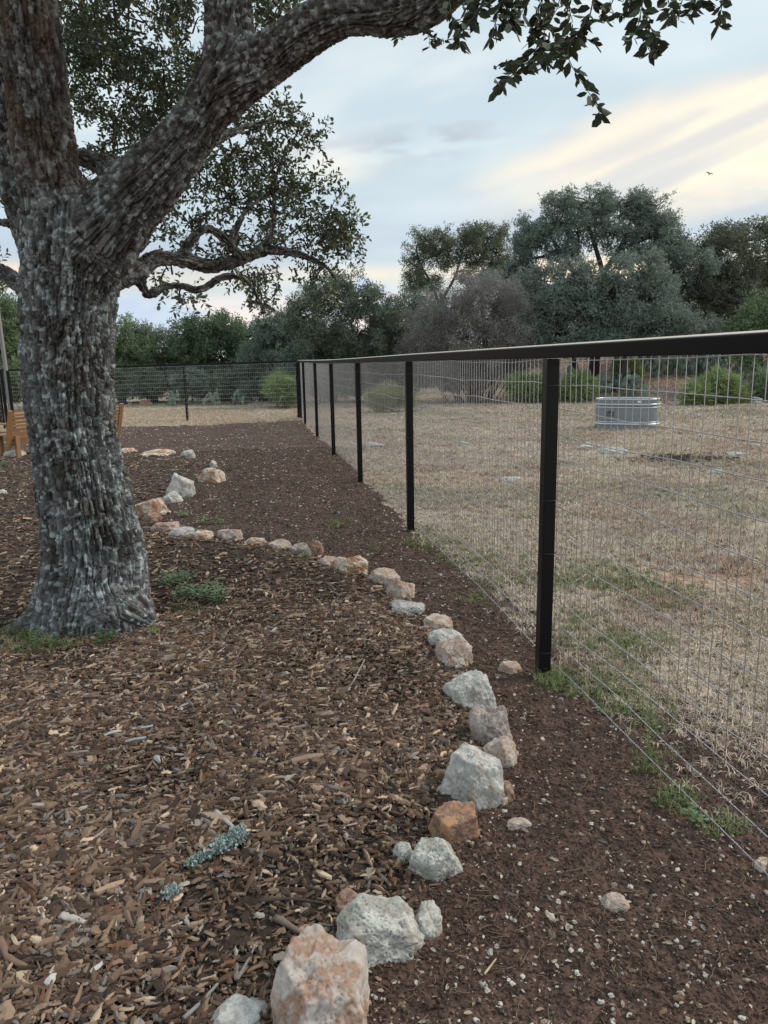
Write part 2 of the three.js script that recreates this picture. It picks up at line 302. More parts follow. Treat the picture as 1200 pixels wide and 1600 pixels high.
fence({ name: 'wire_fence', label: 'black wire fence crossing behind the oak along the far edge of the mulch', posts: [[corner[0] - 0.062, corner[1], corner[2] - 0.001, 0], [-5.165, -19.92, 1.44, 0], [-8.15, -20.1, 1.42, 0], [-10.25, -20.2, 1.40, 0], [-13.2, -20.4, 1.38, 0]], side: -1, seed: 9, thick: () => 0.0014, spacing: 0.0508 });
console.log('fence');

// ---------------------------------------------------------------- the live oak: one body of trunk and limbs
// limbs as [px, py, distance, half width in px]
const limbSpec = [
  { pts: [[146, 1030, 4.02, 118], [144, 985, 4.02, 104], [143, 945, 4.02, 93], [148, 890, 4.02, 84], [141, 820, 4.02, 77], [128, 750, 4.02, 73.5], [114, 680, 4.02, 71], [106, 610, 4.01, 70.5], [104, 540, 4.0, 73], [107, 470, 3.99, 78], [112, 415, 3.98, 82], [114, 372, 3.97, 84]] },
  { pts: [[104, 372, 3.95, 66], [80, 290, 3.86, 53], [68, 215, 3.78, 52], [60, 140, 3.7, 51], [48, 60, 3.62, 53], [34, -40, 3.54, 55], [20, -170, 3.46, 60], [-20, -420, 3.4, 50]], brown: 1 },
  { pts: [[85, 380, 4.06, 62], [48, 290, 4.12, 54], [18, 200, 4.17, 48], [-8, 110, 4.2, 46], [-40, 0, 4.25, 44], [-110, -200, 4.4, 40]] },
  { pts: [[138, 385, 3.97, 78], [196, 322, 3.94, 58], [246, 268, 3.9, 49], [292, 216, 3.86, 42], [326, 166, 3.82, 38], [354, 122, 3.78, 42], [366, 95, 3.76, 41]] },
  { pts: [[346, 140, 3.8, 40], [357, 80, 3.78, 40], [357, 20, 3.76, 38], [350, -60, 3.74, 36], [318, -180, 3.72, 38], [300, -420, 3.8, 30]] },
  { pts: [[350, 138, 3.8, 42], [392, 110, 3.74, 43], [440, 78, 3.66, 37], [490, 42, 3.57, 35], [545, 19, 3.48, 33], [605, 19, 3.38, 36], [655, 8, 3.28, 36], [700, -24, 3.18, 34], [750, -90, 3.08, 34], [850, -260, 2.9, 28]] },
  { pts: [[150, 415, 4.1, 40], [182, 436, 4.25, 24], [214, 424, 4.4, 19], [244, 404, 4.52, 16.5], [285, 406, 4.65, 14], [330, 416, 4.8, 12.5], [372, 406, 4.9, 11.5], [408, 392, 5.0, 10.5], [445, 392, 5.1, 8], [480, 402, 5.2, 5.5], [508, 416, 5.25, 3.6], [528, 440, 5.3, 1.8]] },
  { pts: [[216, 424, 4.4, 13], [222, 446, 4.42, 9], [232, 462, 4.45, 8.5], [258, 446, 4.5, 7.5], [288, 448, 4.55, 7], [312, 454, 4.6, 7], [338, 438, 4.65, 6.5], [362, 430, 4.7, 5.5], [385, 440, 4.75, 4], [402, 462, 4.8, 2.6], [412, 490, 4.82, 1.5]] },
  { pts: [[284, 405, 4.65, 10], [294, 382, 4.68, 8.5], [318, 358, 4.7, 8], [338, 362, 4.75, 7.5], [362, 386, 4.8, 7.5], [378, 402, 4.88, 7]] },
  { pts: [[362, 384, 4.82, 6], [372, 350, 4.9, 5.5], [392, 322, 5, 4], [420, 300, 5.1, 2.8], [445, 275, 5.2, 1.6]] },
  { pts: [[408, 390, 5.0, 6], [424, 366, 5.0, 5.5], [430, 330, 5.05, 5], [428, 290, 5.1, 3.8], [440, 250, 5.2, 2.6], [455, 215, 5.25, 1.5]] },
  { pts: [[205, 300, 4.05, 40], [170, 262, 4.2, 25], [140, 250, 4.3, 19], [105, 238, 4.4, 17], [60, 205, 4.5, 15]] },
  { pts: [[250, 250, 3.95, 34], [300, 240, 4.2, 12], [345, 215, 4.5, 8], [395, 195, 4.8, 5], [440, 190, 5.0, 3], [475, 200, 5.1, 1.6]] },
  { pts: [[70, 458, 4.05, 40], [34, 444, 4.15, 21], [4, 426, 4.25, 17], [-40, 408, 4.4, 14]] },
  { pts: [[60, 355, 4.1, 30], [22, 350, 4.2, 8], [-30, 346, 4.3, 7]] },
  // roots
  { pts: [[110, 965, 3.95, 60], [62, 975, 3.88, 32], [20, 992, 3.84, 18], [-20, 1012, 3.8, 9]], root: 1 },
  { pts: [[180, 960, 3.9, 60], [222, 978, 3.9, 28], [252, 992, 3.92, 13]], root: 1 },
  { pts: [[165, 940, 3.85, 44], [178, 985, 3.78, 18], [168, 1020, 3.74, 9]], root: 1 },
  { pts: [[190, 965, 3.85, 34], [205, 995, 3.78, 15], [232, 1015, 3.75, 7]], root: 1 },
];
const axisV = V(0, 0, -1).applyEuler(camera.rotation), depthOf = (p) => { const v = p.clone().sub(camera.position), d = v.dot(axisV); return d * d / Math.hypot(d, p.x); };
const limbs = [];
limbSpec.forEach((L, li) => {
  const P = L.pts.map(([px, py, D]) => at(px, py, D)), c = new THREE.CatmullRomCurve3(P, false, 'centripetal'), n = Math.max(6, Math.ceil(c.getLength() / 0.06));
  const N = V(0, 0, 1), pts = []; let s = 0;
  for (let k = 0; k <= n; k++) {
    const t = k / n, p = c.getPoint(t), T = c.getTangent(t), f = t * (P.length - 1), i = Math.min(P.length - 2, Math.floor(f)), hw = lerp(L.pts[i][3], L.pts[i + 1][3], f - i), D = lerp(L.pts[i][2], L.pts[i + 1][2], f - i);
    N.addScaledVector(T, -N.dot(T)).normalize(); const B = V().crossVectors(T, N);
    if (k) s += p.distanceTo(pts[k - 1].p);
    pts.push({ p, T: T.clone(), N: N.clone(), B, s, r: (hw < 28 && !L.root ? 0.8 : 1) * hw / PX * depthOf(p) - (hw > 20 ? 0.004 : 0) });
  }
  limbs.push({ pts, li, spec: L, ref: pts.reduce((q, p) => q + p.r, 0) / pts.length });
});
const segs = [];
for (const l of limbs) for (let k = 1; k < l.pts.length; k++) { const a = l.pts[k - 1], b = l.pts[k]; segs.push({ a: a.p, b: b.p, ra: a.r, rb: b.r, A: a, B: b, l, dx: b.p.x - a.p.x, dy: b.p.y - a.p.y, dz: b.p.z - a.p.z, ll: a.p.distanceToSquared(b.p) }); }
function segDist(g, x, y, z) { const px = x - g.a.x, py = y - g.a.y, pz = z - g.a.z, t = clamp((px * g.dx + py * g.dy + pz * g.dz) / g.ll); return Math.sqrt((px - g.dx * t) ** 2 + (py - g.dy * t) ** 2 + (pz - g.dz * t) ** 2) - lerp(g.ra, g.rb, t); }
const KB = 0.045;
function body(list, x, y, z) {           // smooth union; within one limb a plain minimum
  let acc = 1e9, cur = -1, m = 1e9; const merge = () => { if (acc > 1e8) acc = m; else { const h = Math.max(KB - Math.abs(acc - m), 0) / KB; acc = Math.min(acc, m) - h * h * KB * 0.25; } };
  for (const g of list) { const d = segDist(g, x, y, z); if (g.l.li !== cur) { if (cur >= 0) merge(); cur = g.l.li; m = d; } else if (d < m) m = d; }
  if (cur >= 0) merge(); return acc;
}
function oakSurface(cell) {
  const N = 16, B = cell * N, lo = V(1e9, 1e9, 1e9), hi = V(-1e9, -1e9, -1e9);
  for (const g of segs) for (const [p, r] of [[g.a, g.ra], [g.b, g.rb]]) { lo.min(V(p.x - r - 0.05, p.y - r - 0.05, p.z - r - 0.05)); hi.max(V(p.x + r + 0.05, p.y + r + 0.05, p.z + r + 0.05)); }
  lo.y = Math.max(lo.y, -0.35); hi.y = Math.min(hi.y, 3.35);
  const pos = [], idx = [], map = new Map(), S = N + 2, val = new Float32Array(S * S * S), nb = [Math.ceil((hi.x - lo.x) / B), Math.ceil((hi.y - lo.y) / B), Math.ceil((hi.z - lo.z) / B)], M1 = 1 << 13;
  for (let bx = 0; bx < nb[0]; bx++) for (let by = 0; by < nb[1]; by++) for (let bz = 0; bz < nb[2]; bz++) {
    const x0 = lo.x + bx * B, y0 = lo.y + by * B, z0 = lo.z + bz * B, cx = x0 + B / 2, cy = y0 + B / 2, cz = z0 + B / 2, near = B * 0.95 + KB;
    let list = segs.filter((g) => segDist(g, cx, cy, cz) < near); if (!list.length) continue;
    if (body(list, cx, cy, cz) < -B) continue;
    for (let i = 0; i < S; i++) for (let j = 0; j < S; j++) for (let k = 0; k < S; k++) val[(i * S + j) * S + k] = body(list, x0 + (i - 1) * cell, y0 + (j - 1) * cell, z0 + (k - 1) * cell);
    const v = (i, j, k) => val[((i + 1) * S + j + 1) * S + k + 1];
    const vertex = (i, j, k) => {
      const gi = bx * N + i + 1, gj = by * N + j + 1, gk = bz * N + k + 1, key = (gi * M1 + gj) * M1 + gk; let m = map.get(key); if (m !== undefined) return m;
      let sx = 0, sy = 0, sz = 0, n = 0;
      for (let e = 0; e < 12; e++) {
        const ax = e >> 2, u = e & 1, w = (e >> 1) & 1, o = [0, 0, 0], q = [0, 0, 0]; o[(ax + 1) % 3] = q[(ax + 1) % 3] = u; o[(ax + 2) % 3] = q[(ax + 2) % 3] = w; q[ax] = 1;
        const a = v(i + o[0], j + o[1], k + o[2]), b = v(i + q[0], j + q[1], k + q[2]);
        if ((a < 0) !== (b < 0)) { const t = a / (a - b); sx += o[0] + (q[0] - o[0]) * t; sy += o[1] + (q[1] - o[1]) * t; sz += o[2] + (q[2] - o[2]) * t; n++; }
      }
      n = n || 1; m = pos.length / 3; map.set(key, m); pos.push(x0 + (i + sx / n) * cell, y0 + (j + sy / n) * cell, z0 + (k + sz / n) * cell); return m;
    };
    for (let i = 0; i < N; i++) for (let j = 0; j < N; j++) for (let k = 0; k < N; k++) {
      const a = v(i, j, k);
      for (let ax = 0; ax < 3; ax++) {
        const b = ax === 0 ? v(i + 1, j, k) : ax === 1 ? v(i, j + 1, k) : v(i, j, k + 1); if ((a < 0) === (b < 0)) continue;
        const d1 = ax === 0 ? [0, 1, 0] : ax === 1 ? [0, 0, 1] : [1, 0, 0], d2 = ax === 0 ? [0, 0, 1] : ax === 1 ? [1, 0, 0] : [0, 1, 0];
        const q = [[0, 0], [-1, 0], [-1, -1], [0, -1]].map(([s, t]) => vertex(i + d1[0] * s + d2[0] * t, j + d1[1] * s + d2[1] * t, k + d1[2] * s + d2[2] * t));
        if (a < 0) idx.push(q[0], q[1], q[2], q[0], q[2], q[3]); else idx.push(q[0], q[2], q[1], q[0], q[3], q[2]);
      }
    }
  }
  return { pos, idx };
}
{
  const { pos, idx } = oakSurface(0.0050);
  const g = new THREE.BufferGeometry(); g.setAttribute('position', new THREE.Float32BufferAttribute(pos, 3)); g.setIndex(idx); g.computeVertexNormals();
  const nor = g.getAttribute('normal'), col = new Float32Array(pos.length), out = [0, 0, 0], cellOf = new Map(), CB = 0.25, key = (x, y, z) => Math.floor(x / CB) + ',' + Math.floor(y / CB) + ',' + Math.floor(z / CB);
  const P2 = new Float32Array(pos);
  for (let v = 0; v < pos.length / 3; v++) {
    const x = pos[v * 3], y = pos[v * 3 + 1], z = pos[v * 3 + 2], k = key(x, y, z);
    let list = cellOf.get(k); if (!list) { const c = k.split(',').map((n) => (+n + 0.5) * CB); list = segs.filter((s) => segDist(s, ...c) < 0.34); cellOf.set(k, list); }
    let best = null, bd = 1e9; for (const s of list) { const d = segDist(s, x, y, z); if (d < bd) { bd = d; best = s; } }
    let bark = 0, c = [0.1, 0.08, 0.07];
    if (best) {
      const t = clamp(((x - best.a.x) * best.dx + (y - best.a.y) * best.dy + (z - best.a.z) * best.dz) / best.ll), A = best.A, r = lerp(best.ra, best.rb, t);
      const ox = x - best.a.x - best.dx * t, oy = y - best.a.y - best.dy * t, oz = z - best.a.z - best.dz * t;
      let u = ox * A.N.x + oy * A.N.y + oz * A.N.z, w = ox * A.B.x + oy * A.B.y + oz * A.B.z; const s = lerp(A.s, best.B.s, t) + best.l.li * 3.1, fine = clamp(r / 0.24, 0.35, 1);
      const cw = 0.0265 * lerp(0.66, 1, fine), cl = 0.085 * lerp(0.6, 1, fine), per = Math.max(6, Math.round(6.2832 * best.l.ref / cw)), ang = Math.atan2(w, u) / 6.2832 + 0.5;
      const X = ang * per + 1.1 * (fbm(x * 9, y * 4, z * 9, 3) - 0.5) * 2, Y = s / cl + 1.1 * (fbm(x * 11, y * 11, z * 11, 2) - 0.5) * 2;
      cells2(X, Y, per, best.l.li + 5, out);
      const gap1 = out[1] - out[0], furrow = sstep(0.06, 0.26, gap1), ca = Math.cos(ang * 6.2832) * best.l.ref, sa = Math.sin(ang * 6.2832) * best.l.ref, kf = 1 / (0.032 * lerp(0.6, 1, fine));
      const fiss = Math.min(sstep(0.0, 0.085, Math.abs(fbm(ca * kf + 3, sa * kf, s * 5.5 + 2, 2) - 0.5)), sstep(0.0, 0.075, Math.abs(fbm(ca * kf * 1.3 + 40, sa * kf * 1.3, s * 7.5 + 9, 2) - 0.5)));
      cells2(X, Y * 1.35 + 3, per, best.l.li + 40, out);
      const gap2 = out[1] - out[0], id = out[2], crack = sstep(0.02, 0.16, gap2), ridge = fbm(u * 20, w * 20, s * 3.5, 3), chip = fbm(x * 70, y * 70, z * 70, 2);
      const deep = (best.l.spec.root ? lerp(1, 0.3, sstep(0.1, 0.35, lerp(A.s, best.B.s, t))) : 1) * lerp(0.35, 1, fine);
      bark = deep * ((furrow - 1) * 0.010 + (fiss - 1) * 0.030 + (crack - 1) * 0.006 + (ridge - 0.5) * 0.012 + crack * (id - 0.5) * 0.007 + (chip - 0.5) * 0.006 + 0.006) + 0.035 * (fbm(x * 4, y * 3, z * 4, 2) - 0.5) * fine;
      // colour belongs to the plates: weathered grey, brown where freshly shed, blue grey and pale crusts of lichen
      const lich = fbm(x * 5.5 + 7, y * 5.5, z * 5.5, 3), spot = fbm(x * 46, y * 40, z * 46 + 5, 3), low = sstep(2.3, 1.2, y);
      c = mix3([0.048, 0.041, 0.037], [0.19, 0.184, 0.18], sstep(0.3, 1.05, id * 0.6 + spot * 0.75));
      const thin = best.l.li >= 6 && !best.l.spec.root ? 0.3 : best.l.li > 0 && !best.l.spec.root ? 0.7 : 1, sl = lerp(A.s, best.B.s, t);
      c = mix3(c, [0.20, 0.213, 0.22], 0.5 * thin * thin * sstep(0.46, 0.66, lich + 0.10 * low + 0.22 * (id - 0.5)));
      c = mix3(c, [0.44, 0.49, 0.50], 0.9 * thin * sstep(0.62, 0.68, spot + 0.25 * (lich - 0.5) + 0.12 * (id - 0.5)));
      if (best.l.spec.brown) c = mix3(c, [0.115, 0.07, 0.043], 0.75 * sstep(0.46, 0.64, fbm(x * 6, y * 2.2, z * 6 + 40, 3)) * sstep(0.15, 0.6, sl));
      if (best.l.spec.root) c = mix3(c, [0.15, 0.13, 0.115], 0.6 * sstep(0.16, 0.34, sl + 0.3 * (spot - 0.5)));
      const tone = 0.82 + 0.36 * chip; c = [c[0] * tone, c[1] * tone, c[2] * tone];
    }
    for (let n = 0; n < 3; n++) { P2[v * 3 + n] = pos[v * 3 + n] + [nor.getX(v), nor.getY(v), nor.getZ(v)][n] * bark; col[v * 3 + n] = c[n]; }
  }
  g.setAttribute('position', new THREE.BufferAttribute(P2, 3)); g.setAttribute('color', new THREE.BufferAttribute(col, 3)); g.computeVertexNormals();
  var oak = thing('live_oak', 'large live oak with furrowed lichen grey trunk and forked limbs at left', 'tree');
  oak.position.set(TREE[0], 0, TREE[1]); g.translate(-TREE[0], 0, -TREE[1]);
  part('trunk', g, new THREE.MeshStandardMaterial({ vertexColors: true, roughness: 0.95 }), oak);
  console.log('oak body', pos.length / 3, idx.length / 3);
}

// ---------------------------------------------------------------- leaves
function leafGeo(b, base, dir, side, len, wid, fold) {      // one elliptical leaf, folded along its midrib
  const n = V().crossVectors(dir, side).normalize(), q = (l, s, h) => b.vert(base.x + dir.x * l + side.x * s + n.x * h, base.y + dir.y * l + side.y * s + n.y * h, base.z + dir.z * l + side.z * s + n.z * h);
  const o = q(0, 0, 0), m1 = q(len * 0.5, 0, -fold * 0.4), tip = q(len, 0, -fold * 0.2), a1 = q(len * 0.28, wid * 0.42, fold * 0.5), a2 = q(len * 0.65, wid * 0.46, fold), b1 = q(len * 0.28, -wid * 0.42, fold * 0.5), b2 = q(len * 0.65, -wid * 0.46, fold);
  b.tri(o, m1, a1); b.tri(a1, m1, a2); b.tri(a2, m1, tip); b.tri(o, b1, m1); b.tri(b1, b2, m1); b.tri(b2, tip, m1);
}
function spray(seed, leaves, L, len, wid, twig = 0.0016) {  // a twig along +y with leaves set alternately
  const R = rng(seed), b = new MB(), pts = []; const p = V(0, 0, 0), d = V(0, 1, 0);
  for (let k = 0; k <= 4; k++) { pts.push(p.clone()); d.x += 0.5 * (R() - 0.5); d.z += 0.5 * (R() - 0.5); d.normalize(); p.addScaledVector(d, L / 4); }
  b.tube(pts, pts.map((_, k) => twig * (1 - k * 0.17)), 3, 0, 1, false);
  for (let k = 0; k < leaves; k++) {
    const f = (k + 0.6) / leaves * 4, i = Math.min(3, Math.floor(f)), q = pts[i].clone().lerp(pts[i + 1], f - i), a = k * 2.4 + R(), t = V().subVectors(pts[i + 1], pts[i]).normalize();
    const dir = V(Math.cos(a), 0.35 + 0.7 * R(), Math.sin(a)).normalize(), s = V().crossVectors(dir, V(R() - 0.5, R() - 0.5, R() - 0.5).normalize()).normalize(), k1 = 0.65 + 0.6 * R();
    leafGeo(b, q, dir, s, len * k1, wid * k1 * (0.85 + 0.3 * R()), wid * 0.25 * R());
  }
  return b.geo();
}
const M_leafNear = new THREE.MeshPhysicalMaterial({ color: 0xffffff, roughness: 0.6, side: THREE.DoubleSide, transmission: 0.32, thickness: 0 });
const M_leafFar = new THREE.MeshPhysicalMaterial({ color: 0xffffff, roughness: 0.9, side: THREE.DoubleSide, transmission: 0.35, thickness: 0 });
const dummy = new THREE.Object3D(), tint = new THREE.Color();
function scatter(name, geos, m, items, parent, kind = 'stuff') {      // items: {p, q|e, s, c}; one InstancedMesh per variant
  const out = [];
  geos.forEach((geo, gi) => {
    const mine = items.filter((_, i) => i % geos.length === gi); if (!mine.length) return;
    const im = shade(new THREE.InstancedMesh(geo, m, mine.length)); im.name = name;
    mine.forEach((it, i) => { dummy.position.copy(it.p); if (it.q) dummy.quaternion.copy(it.q); else dummy.rotation.set(...it.e); typeof it.s === 'number' ? dummy.scale.setScalar(it.s) : dummy.scale.set(...it.s); dummy.updateMatrix(); im.setMatrixAt(i, dummy.matrix); im.setColorAt(i, tint.setRGB(it.c[0], it.c[1], it.c[2])); });
    if (kind) im.userData.kind = kind; parent.add(im); out.push(im);
  });
  return out;
}
const UP = V(0, 1, 0);
function oakLeafColor(R) { const t = R(), k = 0.75 + 0.5 * R(); const c = t < 0.1 ? [0.17, 0.185, 0.06] : t < 0.5 ? [0.095, 0.12, 0.06] : [0.115, 0.145, 0.085]; return [c[0] * k, c[1] * k, c[2] * k]; }
{
  const R = rng(77), items = [], twigs = new MB(), off = V(TREE[0], 0, TREE[1]);
  const near = [spray(1, 9, 0.15, 0.046, 0.021), spray(2, 8, 0.13, 0.042, 0.02), spray(3, 10, 0.17, 0.05, 0.022), spray(4, 7, 0.12, 0.044, 0.023)];
  const put = (p, d, s) => { items.push({ p: p.clone().sub(off), q: new THREE.Quaternion().setFromUnitVectors(UP, d).multiply(new THREE.Quaternion().setFromAxisAngle(UP, R() * 6.28)), s, c: oakLeafColor(R) }); };
  // clumps: [px, py, rx, ry, distance, depth radius, twigs, sprays per twig]
  const clumps = [
    [230, 50, 105, 70, 5.2, 0.7, 34, 16], [175, 130, 70, 70, 5.4, 0.6, 26, 16], [265, 135, 50, 70, 5.1, 0.5, 22, 14], [210, 215, 70, 50, 5.3, 0.5, 24, 13], [160, 280, 40, 30, 5.2, 0.3, 10, 10], [290, 40, 40, 50, 4.9, 0.4, 12, 10], [150, 30, 60, 50, 4.6, 0.3, 14, 10], [120, 90, 40, 80, 5.6, 0.4, 14, 14],
    [440, 25, 45, 28, 4.6, 0.3, 14, 8], [415, 5, 40, 30, 4.8, 0.3, 14, 10],
    [400, 188, 52, 30, 5.1, 0.35, 18, 11], [462, 205, 36, 24, 5.15, 0.3, 13, 9], [350, 230, 45, 38, 5.0, 0.35, 14, 11], [410, 258, 66, 32, 5.2, 0.4, 20, 11], [470, 290, 45, 30, 5.3, 0.35, 14, 9],
    [350, 300, 55, 36, 5.1, 0.4, 18, 10], [430, 325, 70, 32, 5.25, 0.4, 22, 11], [515, 345, 46, 30, 5.35, 0.35, 17, 10], [545, 372, 26, 26, 5.4, 0.3, 11, 9], [490, 375, 55, 24, 5.35, 0.35, 16, 9], [300, 350, 45, 34, 4.9, 0.35, 12, 8], [260, 365, 26, 28, 4.8, 0.25, 6, 6],
    [400, 380, 55, 24, 5.1, 0.3, 13, 9], [330, 400, 50, 16, 4.9, 0.25, 8, 7], [260, 425, 35, 20, 4.75, 0.2, 6, 6], [285, 465, 40, 12, 4.6, 0.2, 5, 5], [395, 435, 36, 20, 4.9, 0.25, 11, 8], [408, 470, 18, 24, 4.85, 0.2, 7, 7], [490, 425, 26, 20, 5.3, 0.2, 8, 7], [512, 455, 16, 26, 5.35, 0.2, 6, 6],
    [10, 340, 20, 16, 4.3, 0.2, 3, 4], [-40, 420, 50, 30, 4.6, 0.3, 8, 8],
  ];
  for (const [px, py, rx, ry, D, rz, nt, n0] of clumps) {
    const ns = Math.max(3, Math.round(n0 * (px < 300 && py < 290 ? 0.72 : 0.56)));
    const c = at(px, py, D), k = D / PX;
    for (let t = 0; t < nt; t++) {
      const a = R() * 6.28, u = R() * 2 - 1, q = Math.sqrt(1 - u * u), rad = 0.45 + 0.6 * R(), tip = V(c.x + Math.cos(a) * q * rx * k * rad, c.y + u * ry * k * rad, c.z + Math.sin(a) * q * rz * rad), from = c.clone().lerp(tip, 0.25 + 0.4 * R()).add(V((R() - 0.5) * rx * k * 0.6, -0.05 * R(), (R() - 0.5) * 0.2));
      const mid = from.clone().lerp(tip, 0.5).add(V(0.05 * (R() - 0.5), 0.06 * R(), 0.05 * (R() - 0.5))), pts = curve([from, mid, tip], 5);
      twigs.tube(pts.map((p) => p.clone().sub(off)), pts.map((_, i) => 0.0065 - 0.001 * i), 4, 0, 1, false);
      const d0 = V().subVectors(tip, mid).normalize();
      for (let s = 0; s < ns; s++) { const p = mid.clone().lerp(tip, 0.1 + 0.9 * Math.sqrt(R())).add(V(0.11 * (R() - 0.5), 0.11 * (R() - 0.5), 0.11 * (R() - 0.5))), d = d0.clone().multiplyScalar(0.7).add(V(R() - 0.5, R() - 0.45, R() - 0.5).multiplyScalar(1.7)).normalize(); put(p, d, 0.5 + 0.35 * R()); }
    }
  }
  // the canopy overhead, above the frame
  for (let t = 0; t < 520; t++) {
    const a = R() * 6.28, r = 3.2 * Math.sqrt(R()), c = V(TREE[0] + 0.5 + Math.cos(a) * r, 3.55 + 1.6 * R() * (1 - r * 0.14), TREE[1] + 0.1 + Math.sin(a) * r);
    if (c.z > -1.2) continue;
    const q = c.clone().project(camera), py = 800 * (1 - q.y); if (py > -40 && q.z < 1) { c.y += 0.5; if (800 * (1 - c.clone().project(camera).y) > -40) continue; }
    const tip = c.clone().add(V(0.5 * (R() - 0.5), 0.3 * (R() - 0.4), 0.5 * (R() - 0.5)));
    twigs.tube([c, tip].map((p) => p.clone().sub(off)), [0.008, 0.003], 4, 0, 1, false);
    for (let s = 0; s < 12; s++) put(c.clone().lerp(tip, R()).add(V(0.3 * (R() - 0.5), 0.2 * (R() - 0.5), 0.3 * (R() - 0.5))), V(R() - 0.5, R() - 0.3, R() - 0.5).normalize(), 0.8 + 0.5 * R());
  }
  // upper boughs that carry it
  for (const [ax, ay, az, bx, by, bz] of [[-1.86, 3.2, -3.54, -2.3, 4.5, -3.2], [-0.87, 3.2, -3.74, -1.1, 4.5, -4.2], [-2.55, 3.2, -4.4, -2.9, 4.2, -4.7], [0.2, 3.0, -3.05, 0.7, 3.7, -2.9], [-1.0, 3.3, -3.75, 0.3, 4.4, -4.6], [0.35, 2.9, -3.0, 0.9, 3.9, -2.9], [-2.2, 3.1, -4.3, -3.4, 4.0, -5.4]]) { const a = V(ax, ay, az), b = V(bx, by, bz), pts = curve([a, a.clone().lerp(b, 0.5).add(V(0.1, 0.12, -0.1)), b], 8); twigs.tube(pts.map((p) => p.sub(off)), pts.map((_, i) => 0.09 - 0.008 * i), 7, 0.2, 3, false); }
  part('twigs', twigs.geo(), std([0.075, 0.062, 0.052], 0.95), oak);
  scatter('crown', near, M_leafNear, items, oak);
  console.log('oak sprays', items.length);
}
// hanging twigs close to the camera: each traced as a line of points, leaves along it
{
  const R = rng(501), leaf = new MB(), wood = new MB(), off = V(TREE[0], 0, TREE[1]);
  const T = [
    [[770, -30], [745, 20], [720, 50], [718, 75]], [[790, -30], [775, 30], [768, 62]], [[860, -40], [842, 15], [838, 50], [830, 66]], [[842, 20], [852, 62], [840, 92], [812, 104], [778, 132]], [[850, 62], [820, 92], [775, 104]], [[842, 92], [800, 118], [778, 140]],
    [[930, -30], [920, 30], [900, 55], [886, 82], [902, 118], [925, 152], [940, 184]], [[915, 32], [893, 62], [858, 72], [842, 98]], [[905, 55], [930, 68]], [[886, 82], [870, 60], [852, 40]], [[900, 58], [870, 88], [850, 104]],
    [[985, -30], [980, 15], [945, 32]], [[1010, -30], [1002, 15], [995, 45], [985, 62]], [[1005, 20], [1022, 55], [1030, 88]], [[1015, 40], [1012, 72], [1020, 84]], [[1075, -30], [1062, 15], [1060, 32]], [[1090, -30], [1085, 8], [1072, 28]], [[1135, -30], [1128, 8], [1122, 45]], [[1040, -30], [1045, 5], [1052, 22]], [[700, -20], [705, 22], [717, 74]], [[735, -20], [730, 10], [735, 35]], [[820, -30], [800, 5], [790, 35]], [[880, -30], [872, 8], [862, 30]], [[960, -30], [958, 0], [940, 30]],
    [[640, 40], [668, 52], [672, 75]], [[655, 48], [690, 62], [694, 66]], [[625, 52], [623, 62]], [[905, -30], [890, 10], [895, 35]], [[845, -30], [815, 20], [812, 45]], [[1110, -30], [1100, 0], [1092, 14]], [[760, -25], [752, 5], [742, 40]], [[780, -20], [790, 20], [806, 48]],
  ];
  T.forEach((pl, ti) => {
    const D = pl[0][0] < 700 ? 3.2 : 2.35 + 0.3 * hash3(ti, 3, 4) , pts = curve(pl.map(([x, y], i) => at(x, y, D - 0.05 * i)), 14), L = pts.reduce((s, p, i) => i ? s + p.distanceTo(pts[i - 1]) : 0, 0);
    wood.tube(pts.map((p) => p.clone().sub(off)), pts.map((_, i) => 0.0022 - 0.00009 * i), 4, 0, 1, false);
    const n = Math.round(L / 0.0085);
    for (let k = 0; k < n; k++) {
      const f = (k + R()) / n * 14, i = Math.min(13, Math.floor(f)), q = pts[i].clone().lerp(pts[i + 1], f - i).sub(off), t = V().subVectors(pts[i + 1], pts[i]).normalize(), a = R() * 6.28;
      const d = t.clone().multiplyScalar(0.55).add(V(Math.cos(a), R() - 0.6, Math.sin(a))).normalize(), s = V().crossVectors(d, V(R() - 0.5, R() - 0.5, R() - 0.5).normalize()).normalize(), len = (0.026 + 0.024 * R()) * (pl[0][0] < 700 ? 0.8 : 1);
      leafGeo(leaf, q.addScaledVector(d, 0.003), d, s, len, len * (0.42 + 0.14 * R()), len * 0.1 * R());
    }
  });
  part('hanging_twigs', wood.geo(), std([0.06, 0.05, 0.042], 0.9), oak);
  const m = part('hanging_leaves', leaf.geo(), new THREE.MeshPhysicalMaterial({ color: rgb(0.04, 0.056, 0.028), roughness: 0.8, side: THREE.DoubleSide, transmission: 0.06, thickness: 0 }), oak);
  m.userData.kind = 'stuff';
}
console.log('oak');

